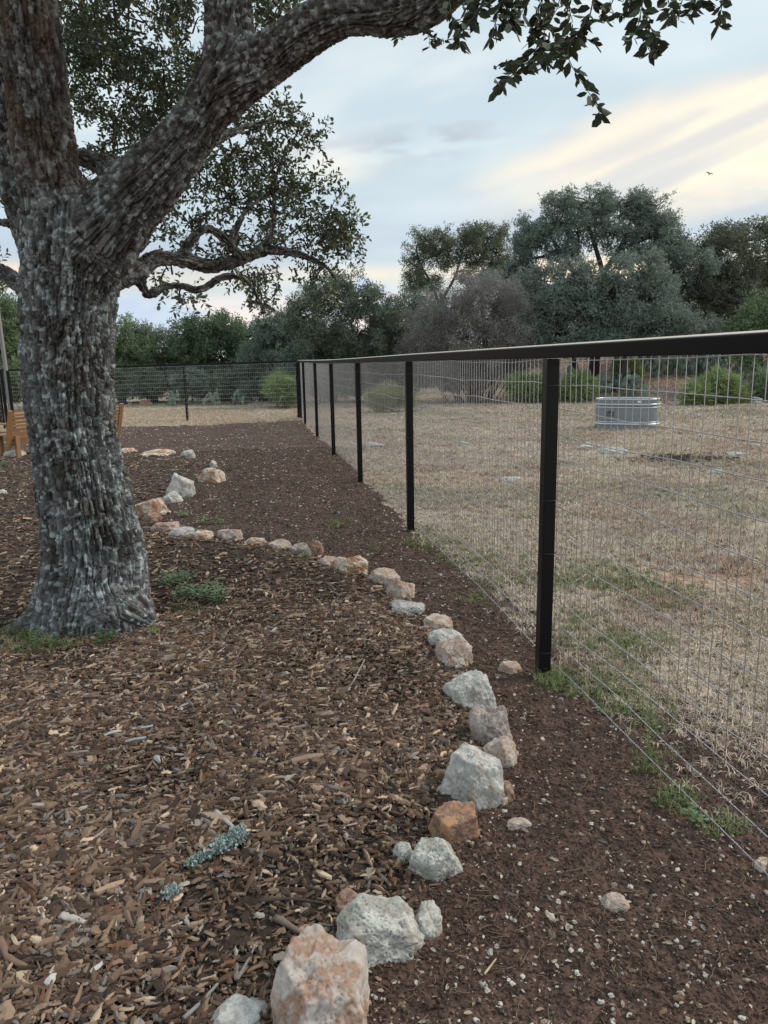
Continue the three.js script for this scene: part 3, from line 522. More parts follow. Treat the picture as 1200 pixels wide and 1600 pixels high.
// ---------------------------------------------------------------- stones
const stoneKinds = {       // base, patch, pit, amount of pitting, angularity
  white: { a: [0.56, 0.55, 0.52], b: [0.38, 0.375, 0.36], d: [0.16, 0.14, 0.12], pit: 0.05, cut: 8 },
  pitted: { a: [0.53, 0.525, 0.49], b: [0.35, 0.345, 0.315], d: [0.12, 0.10, 0.08], pit: 0.07, cut: 7 },
  orange: { a: [0.36, 0.235, 0.175], b: [0.50, 0.44, 0.40], d: [0.22, 0.11, 0.07], pit: 0.05, cut: 7 },
  tan: { a: [0.40, 0.29, 0.23], b: [0.50, 0.44, 0.40], d: [0.18, 0.13, 0.10], pit: 0.08, cut: 6 },
  red: { a: [0.20, 0.115, 0.085], b: [0.33, 0.22, 0.17], d: [0.10, 0.06, 0.05], pit: 0.04, cut: 9 },
  slab: { a: [0.22, 0.14, 0.105], b: [0.42, 0.23, 0.13], d: [0.12, 0.08, 0.06], pit: 0.03, cut: 10 },
  grey: { a: [0.46, 0.46, 0.455], b: [0.30, 0.30, 0.295], d: [0.11, 0.11, 0.11], pit: 0.07, cut: 7 },
  purple: { a: [0.19, 0.165, 0.165], b: [0.40, 0.34, 0.31], d: [0.10, 0.08, 0.08], pit: 0.03, cut: 9 },
  cream: { a: [0.62, 0.56, 0.48], b: [0.38, 0.22, 0.14], d: [0.2, 0.12, 0.08], pit: 0.08, cut: 7 },
};
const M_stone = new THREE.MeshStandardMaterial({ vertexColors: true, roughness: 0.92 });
function stoneGeo(kind, w, h, l, seed, detail, planes, rough = 1) {
  const K = stoneKinds[kind], R = rng(seed * 97 + 11);
  let g = new THREE.IcosahedronGeometry(1, detail); g.deleteAttribute('uv'); g.deleteAttribute('normal'); g = mergeVertices(g, 1e-4);
  const cuts = planes ?? [[0.7 * (R() - 0.5), 1, 0.7 * (R() - 0.5), 0.62 + 0.22 * R()]]; if (!planes) { const a0 = R() * 6.28; for (let i = 0; i < 5; i++) { const a = a0 + i * 1.26 + 0.7 * (R() - 0.5), u = 0.9 * (R() - 0.3); cuts.push([Math.cos(a), u, Math.sin(a), 0.68 + 0.24 * R()]); } for (let i = 0; i < K.cut - 3; i++) { const a = R() * 6.28, u = R() * 0.9 - 0.1, q = Math.sqrt(1 - u * u); cuts.push([Math.cos(a) * q, u, Math.sin(a) * q, 0.74 + 0.14 * R()]); } for (const c of cuts) { const l = Math.hypot(c[0], c[1], c[2]); c[0] /= l; c[1] /= l; c[2] /= l; } }
  const P = g.getAttribute('position'), col = new Float32Array(P.count * 3), sd = seed * 13.7;
  for (let i = 0; i < P.count; i++) {
    const x = P.getX(i), y = P.getY(i), z = P.getZ(i); let r = 1;
    for (const [nx, ny, nz, o] of cuts) { const d = x * nx + y * ny + z * nz; if (d > 0.05) { const q = o / d; if (q < r + 0.1) { const k = 0.09, hh = Math.max(k - Math.abs(r - q), 0) / k; r = Math.min(r, q) - hh * hh * k * 0.25; } } }
    const n1 = fbm(x * 1.6 + sd, y * 1.6, z * 1.6, 3) - 0.5, n2 = fbm(x * 9 + sd, y * 9, z * 9, 4), n3 = fbm(x * 22 + sd, y * 22, z * 22, 2), pitn = sstep(0.60, 0.74, fbm(x * 17 + sd, y * 17, z * 17, 3)) * K.pit;
    r *= 1.12 * (1 + 0.42 * n1 + 0.16 * rough * (n2 - 0.5) + 0.05 * rough * (n3 - 0.5) - pitn * 0.7);
    P.setXYZ(i, x * r * w / 2, y * r * h / 2, z * r * l / 2);
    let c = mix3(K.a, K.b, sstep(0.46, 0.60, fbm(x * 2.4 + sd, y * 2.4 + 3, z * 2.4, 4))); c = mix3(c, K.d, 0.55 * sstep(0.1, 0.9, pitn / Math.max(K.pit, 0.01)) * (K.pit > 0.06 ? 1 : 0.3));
    c = mix3(c, K.b, 0.6 * sstep(0.52, 0.62, fbm(x * 8 + sd + 4, y * 8, z * 8, 4))); c = mix3(c, [0.30, 0.22, 0.15], 0.35 * sstep(0.56, 0.68, fbm(x * 3.1 + sd + 9, y * 3.1, z * 3.1, 3)));
    const k = 0.82 + 0.36 * n3; for (let n = 0; n < 3; n++) col[i * 3 + n] = c[n] * k;
  }
  g.setAttribute('color', new THREE.BufferAttribute(col, 3)); g.computeVertexNormals(); return g;
}
let stoneSeed = 3;
function stone(box, kind, label, opt = {}) {       // box = its outline in the frame; it stands on the ground at the foot of that box
  const [x0, y0, x1, y1] = box, cx = (x0 + x1) / 2, foot = G(cx, y1), dist = Math.hypot(foot.x, EYE, foot.z), k = dist / PX * 0.985;
  const w = (x1 - x0) * k * 1.06, tall = (y1 - y0) * k, ang = Math.atan2(EYE - 0.05, Math.hypot(foot.x, foot.z));
  const l = w * (opt.l ?? 0.85); let h = (tall - l * 0.8 * Math.sin(ang)) / Math.cos(ang); h = Math.min(Math.max(h, tall * 0.36, w * (opt.h ?? 0.28)), w * 0.75);
  const dir = V(foot.x, 0, foot.z).normalize(), c = foot.clone().addScaledVector(dir, l * 0.38), ground = height(c.x, c.z), full = h * 1.75;
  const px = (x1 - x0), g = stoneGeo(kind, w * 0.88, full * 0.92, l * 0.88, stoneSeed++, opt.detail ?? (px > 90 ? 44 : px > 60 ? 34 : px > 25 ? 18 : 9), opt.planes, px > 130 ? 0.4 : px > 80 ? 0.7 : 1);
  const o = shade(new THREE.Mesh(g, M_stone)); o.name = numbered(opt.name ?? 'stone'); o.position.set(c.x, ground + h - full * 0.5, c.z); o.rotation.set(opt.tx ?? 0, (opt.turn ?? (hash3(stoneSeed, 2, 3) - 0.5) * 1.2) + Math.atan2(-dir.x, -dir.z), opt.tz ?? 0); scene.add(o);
  return tag(o, label, 'stone', opt.group ?? 'border stones');
}
stone([332, 1588, 412, 1626], 'white', 'pale stone cut off by the bottom edge of the picture');
stone([432, 1463, 582, 1650], 'orange', 'large orange and cream boulder at the bottom of the stone border', { l: 1.0, turn: 0.3, planes: [[0.1, 0.98, 0.15, 0.62], [-0.95, 0.2, 0.2, 0.70], [0.9, 0.1, 0.42, 0.74], [0.55, 0.2, -0.8, 0.78], [-0.6, 0.2, -0.78, 0.74], [0, 0.3, 0.95, 0.75], [0.5, 0.75, 0.4, 0.80]] });
stone([521, 1392, 566, 1432], 'red', 'small dark red stone touching the white pitted rock');
stone([533, 1396, 660, 1505], 'pitted', 'white pitted rock just behind the large orange boulder', { l: 0.9 });
stone([648, 1392, 690, 1467], 'pitted', 'small white holed rock at the right of the pitted rock', { l: 1.3 });
stone([640, 1300, 722, 1376], 'pitted', 'pale rock strewn with mulch below the brown slab', { l: 0.8 });
stone([614, 1298, 646, 1348], 'pitted', 'small white knob half sunk in mulch left of the strewn rock');
stone([672, 1243, 758, 1320], 'slab', 'flat topped rusty brown slab in front of the big white rock', { l: 0.7, turn: 0.5, h: 0.6, planes: [[0, 1, 0.08, 0.55], [0.1, 0, 1, 0.62], [0.97, 0.1, 0.3, 0.66], [-1, 0, 0.1, 0.7], [0.1, 0, -1, 0.65], [0.75, -0.1, 0.75, 0.85]] });
stone([688, 1150, 794, 1260], 'white', 'biggest pale white rock standing right behind the rusty brown slab', { l: 0.85, h: 0.6, turn: 0.2 });
stone([770, 1214, 806, 1252], 'red', 'small dark red stone leaning on the big white rock');
stone([752, 1140, 806, 1198], 'tan', 'brown flat stone tucked behind the big white rock', { turn: 0.8 });
stone([728, 1062, 800, 1165], 'purple', 'tall grey purple slab with pale broken patches', { l: 0.9, turn: 0.4 });
stone([690, 1033, 775, 1108], 'white', 'bluish grey rock lying against the purple slab', { l: 0.8, turn: -0.3 });
stone([677, 998, 740, 1047], 'tan', 'rounded tan and orange stone above the bluish rock', { l: 0.9, h: 0.55 });
stone([665, 973, 734, 1018], 'white', 'pale grey rock behind the rounded tan stone');
stone([658, 954, 707, 988], 'orange', 'flat pinkish orange stone with a pointed right end');
stone([600, 930, 668, 964], 'grey', 'rough crumbling grey stone between two pink ones');
stone([598, 892, 652, 938], 'orange', 'pink and orange block in the bend of the border');
stone([575, 884, 626, 914], 'tan', 'low tan stone beside the pink and orange block');
stone([518, 858, 584, 898], 'cream', 'cream and grey pitted stone with a pink side');
stone([493, 862, 530, 886], 'orange', 'small rust orange stone beside the cream pitted stone');
stone([474, 837, 507, 869], 'red', 'upright reddish brown slab with a pointed top', { h: 0.8, l: 0.5, tz: -0.2 });
stone([448, 842, 487, 869], 'purple', 'dark slate brown stone left of the pointed slab');
stone([416, 840, 459, 860], 'tan', 'brownish tan wedge of stone along the mulch edge');
stone([382, 838, 419, 852], 'cream', 'small low cream stone, left of the tan wedge');
stone([339, 824, 382, 847], 'orange', 'tan orange stone shaped like a low pyramid', { h: 0.5 });
stone([299, 824, 338, 844], 'cream', 'pinkish white block left of the low pyramid stone');
stone([260, 822, 304, 840], 'grey', 'flat pale grey stone beside the pinkish block');
stone([236, 812, 284, 832], 'orange', 'rusty crumbling stone right of the oak trunk');
stone([222, 798, 254, 815], 'red', 'dark reddish brown stone touching the trunk outline');
stone([208, 775, 266, 808], 'cream', 'cream stone with rust stains beside the oak trunk', { h: 0.5 });
stone([254, 765, 286, 786], 'white', 'small white block leaning on the tall angular one');
stone([258, 738, 308, 778], 'white', 'tall angular white block in the far border', { h: 0.75, l: 0.6, planes: [[0.35, 0.9, 0.1, 0.66], [0.1, 0.1, 1, 0.55], [1, -0.15, 0.2, 0.7], [-0.75, 0.65, 0.1, 0.72], [-1, 0, 0.2, 0.8], [0, 0, -1, 0.6]] });
stone([312, 734, 353, 754], 'cream', 'flaking cream stone with brown layers past the white block', { h: 0.5 });
stone([327, 717, 341, 730], 'white', 'little white stone tip behind the flaking stone', { h: 0.8 });
stone([283, 701, 306, 716], 'white', 'rounded white stone at the end of the far stone row', { h: 0.6 });
stone([218, 702, 276, 712], 'cream', 'long low pale stone in the far row', { h: 0.14, l: 0.5 });
stone([186, 698, 216, 707], 'cream', 'low pale stone just right of the oak trunk', { h: 0.2, l: 0.6 });
stone([8, 702, 40, 713], 'white', 'flat white stone left of the oak trunk', { h: 0.16, l: 0.6 });
stone([-6, 764, 10, 774], 'white', 'small white stone at the left edge of the picture', { h: 0.3 });
stone([810, 1276, 848, 1296].map((v, i) => v + (i % 2 ? 0 : -20)), 'tan', 'thin tan flake lying on the soil near the brown slab', { h: 0.12, l: 0.6 });
stone([941, 1397, 978, 1424], 'tan', 'square tan stone alone on the path', { h: 0.3, group: 'loose stones on the path' });
stone([1180, 1340, 1203, 1362], 'cream', 'cream rounded stone under the lowest wire', { group: 'loose stones on the path' });
stone([805, 1240, 825, 1256].map((v, i) => v - (i % 2 ? -2 : 30)), 'orange', 'little orange stone by the big white rock', { group: 'loose stones on the path' });
stone([790, 1036, 830, 1052].map((v, i) => v - (i % 2 ? 0 : 14)), 'orange', 'orange root like clod between border and near post', { h: 0.3, group: 'loose stones on the path' });
for (const [b, l] of [[[556, 685, 614, 701], 'broad flat pale rock outcrop behind the third post'], [[712, 686, 738, 695], 'small white rock in the pasture left of the nearest post'], [[770, 743, 830, 754], 'low grey rock outcrop just left of the nearest post'], [[1100, 729, 1134, 741], 'white rounded rock in the pasture right of the dark litter'], [[1148, 744, 1176, 752], 'small flat rock right of the white rounded rock'], [[1168, 691, 1194, 699], 'white flat rock in the pasture at the right edge'], [[918, 699, 992, 710], 'broad flat pale rock below the metal tank'], [[890, 694, 936, 702], 'low pale rock left of the broad flat one'], [[1130, 706, 1170, 713], 'thin buried rock below the right edge rock'], [[604, 643, 622, 649], 'pale rock at the foot of the yellow green bush'], [[545, 690, 572, 698], 'pale rock edge beside the third post'], [[1035, 645, 1060, 650].map((v, i) => v + (i % 2 ? 0 : 40)), 'small grey rock in the grass right of the tank'], [[745, 614, 762, 620], 'little pale rock at the foot of the mauve bush'], [[1166, 616, 1196, 632], 'pale boulder at the foot of the bank']]) stone([lerp(b[0], b[2], 0.14), lerp(b[1], b[3], 0.25), lerp(b[2], b[0], 0.14), b[3]], 'grey', l, { h: 0.17, l: 0.8, name: 'field_rock', group: 'rocks in the pasture', detail: 14 });
console.log('stones');

// ---------------------------------------------------------------- mulch chips, soil crumbs, pebbles, fallen leaves
function chipGeo(seed, len, wid, th) {             // a torn sliver of wood: an irregular outline with thickness and a bend
  const R = rng(seed), n = 4, b = new MB(), top = [], bot = [], bend = 0.12 * (R() - 0.3) * len;
  const rows = Array.from({ length: n + 1 }, (_, i) => { const t = i / n * 2 - 1, w = wid / 2 * (0.25 + 0.75 * Math.sqrt(1 - t * t * 0.9)) * (0.65 + 0.7 * R()), z = t * len / 2 + 0.06 * len * (R() - 0.5), y = bend * (1 - t * t), dx = wid * 0.25 * (R() - 0.5); return [dx, y, z, w]; });
  for (const [dx, y, z, w] of rows) { const t2 = th * (0.6 + 0.7 * R()); top.push([b.vert(dx - w, y + t2 * 0.3, z), b.vert(dx + w * 0.1, y + t2, z), b.vert(dx + w, y + t2 * 0.2, z)]); bot.push([b.vert(dx - w * 0.8, y - th * 0.5, z), b.vert(dx + w * 0.8, y - th * 0.5, z)]); }
  for (let i = 0; i < n; i++) { const a = top[i], c = top[i + 1], d = bot[i], e = bot[i + 1]; b.quad(a[0], c[0], c[1], a[1]); b.quad(a[1], c[1], c[2], a[2]); b.quad(a[2], c[2], e[1], d[1]); b.quad(d[0], e[0], c[0], a[0]); }
  b.tri(top[0][0], top[0][1], top[0][2]); b.tri(top[n][2], top[n][1], top[n][0]); b.quad(top[0][0], top[0][2], bot[0][1], bot[0][0]); b.quad(top[n][2], top[n][0], bot[n][0], bot[n][1]);
  return b.geo().toNonIndexed();
}
function flat(g) { g.computeVertexNormals(); return g; }
const chipGeos = [[0.034, 0.009, 0.005], [0.024, 0.012, 0.004], [0.046, 0.007, 0.005], [0.02, 0.010, 0.006], [0.030, 0.014, 0.004], [0.016, 0.007, 0.004], [0.055, 0.010, 0.007], [0.028, 0.006, 0.004], [0.036, 0.019, 0.003], [0.026, 0.017, 0.003], [0.042, 0.013, 0.003]].map((a, i) => flat(chipGeo(100 + i, ...a)));
const M_litter = new THREE.MeshStandardMaterial({ color: 0xffffff, roughness: 0.95 });
const chipPalette = [[0.052, 0.036, 0.028, 9], [0.095, 0.060, 0.042, 9], [0.135, 0.093, 0.067, 8], [0.19, 0.138, 0.100, 6], [0.29, 0.22, 0.168, 4.2], [0.18, 0.165, 0.155, 3.0], [0.33, 0.31, 0.29, 1.1], [0.50, 0.41, 0.31, 1.4], [0.16, 0.085, 0.05, 0.9]];
const chipSum = chipPalette.reduce((s, c) => s + c[3], 0);
function chipColor(R) { let t = R() * chipSum, i = 0; while (t > chipPalette[i][3]) t -= chipPalette[i++][3]; const c = chipPalette[i], k = 0.68 + 0.68 * R(); return [c[0] * k * 1.03, c[1] * k * 0.96, c[2] * k * 0.91]; }
function fan(R, r0, r1, p) { const a = (R() * 68 - 36) * Math.PI / 180, r = (r0 ** p + (r1 ** p - r0 ** p) * R()) ** (1 / p); return [r * Math.sin(a), -r * Math.cos(a), r]; }
{
  const R = rng(2024), items = [];
  const lay = (x, z, s, lift) => items.push({ p: V(x, height(x, z) + lift, z), e: [(R() - 0.5) * 0.9, R() * 6.28, (R() - 0.5) * 0.9], s, c: chipColor(R) });
  for (let i = 0; i < 165000; i++) {
    const [x, z, r] = fan(R, 1.15, 4.2, 1.7); if (!inside(bedPoly, x, z)) continue;
    if (Math.hypot(x - TREE[0], z - TREE[1]) < 0.24) continue;
    const heap = fbm(x * 2.6, z * 2.6, 44, 3); if (R() > 0.35 + 1.5 * sstep(0.3, 0.62, heap)) continue;
    lay(x, z, (0.30 + 1.05 * R() ** 1.8) * (0.72 + 0.6 * heap) + (R() < 0.03 ? 0.6 : 0), 0.002 + 0.012 * R());
  }
  for (let i = 0; i < 70000; i++) { const [x, z, r] = fan(R, 4.2, 15, 0.7); if (!inside(bedPoly, x, z)) continue; lay(x, z, 0.6 + 0.9 * R(), 0.002 + 0.012 * R()); }
  const n0 = items.length;
  for (let i = 0; i < 30000; i++) {                 // stray chips on the path, thinning away from the bed
    const [x, z, r] = fan(R, 1.2, 20, 0.75); const d = distTo(bedEdge, x, z); if (inside(bedPoly, x, z) || zone(x, z) !== 'soil' || R() > (r > 8 ? 0.8 : Math.exp(-d / 0.10) + 0.05)) continue; lay(x, z, 0.3 + 0.6 * R() * (r > 7 ? 1.8 : 1), 0.003);
  }
  const g = thing('mulch', 'shredded brown wood mulch covering the bed round the oak', 'mulch'); g.userData.kind = 'stuff';
  scatter('wood_chips', chipGeos, M_litter, items, g); console.log('chips', n0, items.length);
}
function pebbleGeo(seed, flatness) { const R = rng(seed); let g = new THREE.IcosahedronGeometry(1, 1); g.deleteAttribute('uv'); g.deleteAttribute('normal'); g = mergeVertices(g, 1e-4); const P = g.getAttribute('position'); for (let i = 0; i < P.count; i++) { const k = 0.55 + 0.75 * R(); P.setXYZ(i, P.getX(i) * k, P.getY(i) * k * flatness, P.getZ(i) * k * 0.75); } g = g.toNonIndexed(); g.computeVertexNormals(); return g; }
const dryLeaf = (seed) => { const R = rng(seed), b = new MB(); leafGeo(b, V(0, 0, -0.5), V(0, 0.05, 1).normalize(), V(1, 0.1, 0).normalize(), 1, 0.42 + 0.1 * R(), 0.12 + 0.1 * R()); return b.geo(); };
{
  const R = rng(909), crumbs = [], pebbles = [], leaves = [], straws = [];
  for (let i = 0; i < 190000; i++) {
    const [x, z, r] = fan(R, 1.15, 13, 1.0); if (inside(bedPoly, x, z) || (zone(x, z) !== 'soil' && R() > 0.6 * Math.exp(-distTo(soilEdge, x, z) / 0.35))) continue;
    const big = R() < 0.02 ? 2.2 : 1, s = (0.0022 + 0.005 * R() * R()) * big * (1 + r * 0.06), k = 0.6 + 0.7 * R(), c = R() < 0.86 ? [0.088 * k, 0.052 * k, 0.038 * k] : [0.16 * k, 0.12 * k, 0.095 * k];
    crumbs.push({ p: V(x, height(x, z) + s * 0.25, z), e: [R() * 6, R() * 6, R() * 6], s: [s, s * 0.8, s], c });
  }
  for (let i = 0; i < 52000; i++) {
    const [x, z, r] = fan(R, 1.15, 24, 0.85); const zn = zone(x, z); if (zn === 'bed' ? R() > 0.012 : zn === 'pasture' && (r > 9 || R() > 0.5)) continue;
    if (fbm(x * 2.2, z * 2.2, 5, 2) + 0.5 * (R() - 0.5) < 0.42) continue;
    const s = (0.0012 + 0.0072 * R() ** 3.6) * (1 + r * 0.09), k = 0.7 + 0.4 * R(), c = R() < 0.62 ? [0.54 * k, 0.51 * k, 0.47 * k] : R() < 0.6 ? [0.40 * k, 0.31 * k, 0.24 * k] : [0.24 * k, 0.16 * k, 0.12 * k];
    pebbles.push({ p: V(x, height(x, z) + s * 0.3, z), e: [0.5 * (R() - 0.5), R() * 6.28, 0.5 * (R() - 0.5)], s, c });
  }
  for (let i = 0; i < 17000; i++) {
    const [x, z, r] = fan(R, 1.2, 24, 0.8), zn = zone(x, z); if (zn === 'bed' && R() > 0.10) continue; if (zn === 'pasture' && R() > 0.5) continue;
    const s = (0.006 + 0.018 * R() * R()) * (1 + r * 0.035), k = 0.7 + 0.5 * R(), c = R() < 0.6 ? [0.46 * k, 0.40 * k, 0.31 * k] : R() < 0.6 ? [0.30 * k, 0.23 * k, 0.16 * k] : [0.40 * k, 0.38 * k, 0.36 * k];
    leaves.push({ p: V(x, height(x, z) + 0.004, z), e: [(R() - 0.5) * 0.7, R() * 6.28, (R() - 0.5) * 0.9], s, c });
  }
  for (let i = 0; i < 7000; i++) {
    const [x, z, r] = fan(R, 1.15, 10, 0.9), zn = zone(x, z); if (zn === 'bed' && R() > 0.3) continue;
    const k = 0.6 + 0.6 * R(); straws.push({ p: V(x, height(x, z) + 0.004, z), e: [(R() - 0.5) * 0.4, R() * 6.28, (R() - 0.5) * 0.4], s: [1, 1, 0.25 + 0.8 * R()], c: [0.24 * k, 0.18 * k, 0.125 * k] });
  }
  const g = thing('gravel', 'pale pebbles and dark crumbs scattered over the soil path', 'gravel'); g.userData.kind = 'stuff';
  scatter('soil_crumbs', [pebbleGeo(1, 0.8), pebbleGeo(2, 0.9)], M_litter, crumbs, g);
  scatter('pebbles', [pebbleGeo(3, 0.5), pebbleGeo(4, 0.65), pebbleGeo(5, 0.35), pebbleGeo(6, 0.45), pebbleGeo(7, 0.6)], M_litter, pebbles, g);
  const l = thing('leaf_litter', 'small fallen tan oak leaves and straw lying on the path', 'leaf litter'); l.userData.kind = 'stuff';
  scatter('fallen_leaves', [dryLeaf(1), dryLeaf(2), dryLeaf(3)], new THREE.MeshStandardMaterial({ color: 0xffffff, roughness: 0.9, side: THREE.DoubleSide }), leaves, l);
  const st = [0, 1, 2].map((i) => { const q = rng(60 + i), pts = []; for (let k = 0; k < 5; k++) pts.push(V(0.008 * (q() - 0.5), 0.004 * q(), (k / 4 - 0.5) * 0.06)); return new MB().tube(pts, 0.0008, 4).geo(); });
  scatter('straw', st, M_litter, straws, l);
  console.log('litter', crumbs.length, pebbles.length, leaves.length, straws.length);
}
// single pieces that stand out: pale shards, sticks, a lichen covered twig
{
  const stick = (pts, r, c, label, cat = 'stick', name = 'stick') => { const P = curve(pts.map(([x, y]) => { const p = G(x, y); p.y += 0.014; return p; }), 10), g = new MB().tube(P, P.map((_, i) => r * (1 - 0.045 * i)), 6, 0.35, Math.round(pts[0][0])).geo(), o = shade(new THREE.Mesh(g, std(c, 0.9))); o.name = numbered(name); scene.add(o); return tag(o, label, cat, 'loose sticks in the mulch'); };
  stick([[530, 1110], [552, 1070], [570, 1035]], 0.005, [0.36, 0.31, 0.26], 'thin pale twig standing out in the mulch left of the border bend');
  stick([[405, 1415], [455, 1412], [505, 1418]], 0.006, [0.055, 0.045, 0.04], 'dark straight stick left of the small dark red stone');
  stick([[288, 1600], [320, 1568], [350, 1535]], 0.005, [0.27, 0.26, 0.25], 'grey forked stick at the bottom left of the orange boulder');
  stick([[372, 1538], [388, 1508], [402, 1480]], 0.004, [0.24, 0.23, 0.22], 'thin grey stick above the forked one');
  stick([[-5, 1552], [45, 1550], [85, 1556]], 0.007, [0.15, 0.10, 0.07], 'brown stick at the lower left edge of the picture');
  stick([[0, 1475], [15, 1505], [42, 1520]], 0.011, [0.22, 0.14, 0.10], 'curved reddish brown stick near the left edge');
  stick([[210, 1400], [240, 1370], [260, 1352]], 0.008, [0.17, 0.11, 0.075], 'brown split stick left of the lichen twig');
  stick([[96, 1440], [118, 1445], [135, 1450]], 0.012, [0.48, 0.44, 0.40], 'short pale peeled stick in the lower left mulch');
  stick([[160, 1480], [175, 1452], [190, 1422]], 0.007, [0.26, 0.17, 0.11], 'tan splinter right of the pale peeled stick');
  stick([[430, 1440], [455, 1455], [480, 1470]], 0.010, [0.19, 0.15, 0.12], 'grey brown stick left of the pitted rock');
  stick([[338, 1275], [352, 1288], [368, 1302]], 0.009, [0.42, 0.42, 0.42], 'short silvery stick above the lichen twig');
  stick([[757, 1530], [766, 1518], [775, 1506]], 0.003, [0.50, 0.42, 0.25], 'straw coloured stalk lying on the soil path');
  stick([[340, 1025], [352, 1016], [358, 1005]], 0.006, [0.40, 0.36, 0.32], 'small bent pale stick right of the oak roots');
  stick([[310, 1030], [335, 1012]], 0.010, [0.25, 0.19, 0.14], 'brown curl of bark right of the oak roots');
  stick([[262, 815], [300, 824], [335, 832]].map(([x, y]) => [x, y + 4]), 0.006, [0.45, 0.40, 0.35], 'pale thin branch lying against the far stones');
  const shard = (px, py, len, wid, a, c, label) => { const p = G(px, py), g = flat(chipGeo(px, len, wid, 0.006)), o = shade(new THREE.Mesh(g, std(c, 0.9))); o.name = numbered('wood_shard'); o.position.set(p.x, p.y + 0.016, p.z); o.rotation.set(0.1, a, 0.15); scene.add(o); tag(o, label, 'wood shard', 'pale shards in the mulch'); };
  shard(285, 1108, 0.06, 0.018, -0.9, [0.34, 0.33, 0.34], 'grey pointed wood shard in the middle of the mulch');
  shard(222, 1143, 0.085, 0.017, -1.35, [0.38, 0.40, 0.42], 'long silvery shard below the oak, upper of two');
  shard(212, 1162, 0.075, 0.02, -1.2, [0.30, 0.31, 0.33], 'grey shard just below the long silvery one');
  shard(178, 1152, 0.06, 0.015, -1.1, [0.48, 0.46, 0.42], 'whitish frayed shard left of the silvery ones');
  shard(118, 1182, 0.09, 0.015, -1.5, [0.34, 0.35, 0.36], 'long grey sliver at the left of the mulch');
  shard(247, 1193, 0.045, 0.02, 0.6, [0.36, 0.37, 0.38], 'short grey flake right below the silvery shards');
  shard(293, 1202, 0.055, 0.016, 0.1, [0.40, 0.29, 0.19], 'tan curled wood shard in the middle of the mulch');
  shard(80, 1540, 0.035, 0.024, 0.3, [0.55, 0.54, 0.51], 'white shell like chip near the lower left corner');
  shard(152, 1522, 0.03, 0.013, -0.7, [0.52, 0.52, 0.50], 'small white chip right of the shell like one');
  shard(10, 1592, 0.05, 0.035, 0.5, [0.32, 0.22, 0.15], 'broad tan chip in the lower left corner');
  shard(220, 1455, 0.05, 0.024, 0.25, [0.34, 0.25, 0.18], 'upright looking tan chip below the blue lichen tuft');
  shard(265, 1010, 0.09, 0.014, -1.45, [0.42, 0.42, 0.42], 'pale splinter in front of the oak roots');
  shard(265, 1030, 0.06, 0.018, -1.3, [0.30, 0.31, 0.33], 'grey flake below the pale splinter by the roots');
  shard(860, 1440, 0.035, 0.014, 0.6, [0.48, 0.42, 0.33], 'tan leaf shaped flake alone on the path soil');
  // lichen: a crust of small curled lobes on a twig
  const lichen = (pts, n, spread, label) => {
    const g = thing('lichen_twig', label, 'lichen', 'fallen lichen in the mulch'), R = rng(n), P = curve(pts.map(([x, y]) => { const p = G(x, y); p.y += 0.02; return p; }), 12), o = P[0].clone();
    part('twig', new MB().tube(P.map((p) => p.clone().sub(o)), 0.004, 6, 0.3, 5).geo(), std([0.2, 0.15, 0.1]), g); g.position.copy(o);
    const b = new MB(); for (let i = 0; i < n; i++) { const p = P[Math.floor(R() * 12.99)].clone().sub(o).add(V((R() - 0.5) * spread, R() * spread * 0.6, (R() - 0.5) * spread)), d = V(R() - 0.5, R() * 0.7, R() - 0.5).normalize(), s = V().crossVectors(d, V(R() - 0.5, R() - 0.5, R() - 0.5).normalize()).normalize(); leafGeo(b, p, d, s, 0.006 + 0.009 * R(), 0.006 + 0.004 * R(), 0.004); }
    part('lichen', b.geo(), new THREE.MeshStandardMaterial({ color: rgb(0.33, 0.42, 0.40), roughness: 0.95, side: THREE.DoubleSide }), g);
  };
  lichen([[298, 1362], [320, 1352], [345, 1340]], 260, 0.022, 'twig crusted with blue green lichen on the mulch');
  lichen([[345, 1340], [358, 1332], [376, 1320]], 380, 0.045, 'bushy pale end of blue green lichen above the twig');
  lichen([[264, 1412], [270, 1408], [276, 1406]], 130, 0.026, 'small tuft of blue grey lichen left of the dark stick');
}
console.log('litter done');

// ---------------------------------------------------------------- trees and shrubs beyond the fences
function farSpray(seed, n, L, len, wid) {           // a tuft of small leaves
  const R = rng(seed), b = new MB();
  for (let k = 0; k < n; k++) {
    const a = R() * 6.28, u = R() * 1.6 - 0.5, q = V(Math.cos(a) * (1 - Math.abs(u) * 0.4), u, Math.sin(a)).normalize(), p = q.clone().multiplyScalar(L * R()), s = V().crossVectors(q, V(R() - 0.5, R() - 0.5, R() - 0.5).normalize()).normalize(), l = len * (0.7 + 0.6 * R()), w = wid * (0.7 + 0.6 * R()) / 2;
    const o = b.vert(p.x, p.y, p.z), t = b.vert(p.x + q.x * l, p.y + q.y * l, p.z + q.z * l), m = p.clone().addScaledVector(q, l * 0.5), e = b.vert(m.x + s.x * w, m.y + s.y * w, m.z + s.z * w), f = b.vert(m.x - s.x * w, m.y - s.y * w, m.z - s.z * w);
    b.tri(o, e, t); b.tri(o, t, f);
  }
  return b.geo();
}
const oakTufts = [farSpray(11, 9, 0.11, 0.085, 0.036), farSpray(12, 8, 0.12, 0.08, 0.034), farSpray(13, 10, 0.10, 0.09, 0.036)];
const fineTufts = [farSpray(21, 12, 0.12, 0.06, 0.014), farSpray(22, 12, 0.14, 0.07, 0.013)];
const bladeTufts = [farSpray(31, 10, 0.05, 0.2, 0.018), farSpray(32, 10, 0.06, 0.17, 0.018)];
const M_bark = std([0.060, 0.052, 0.047], 0.95), M_barkPale = std([0.17, 0.15, 0.14], 0.95);
let treeSeed = 900;
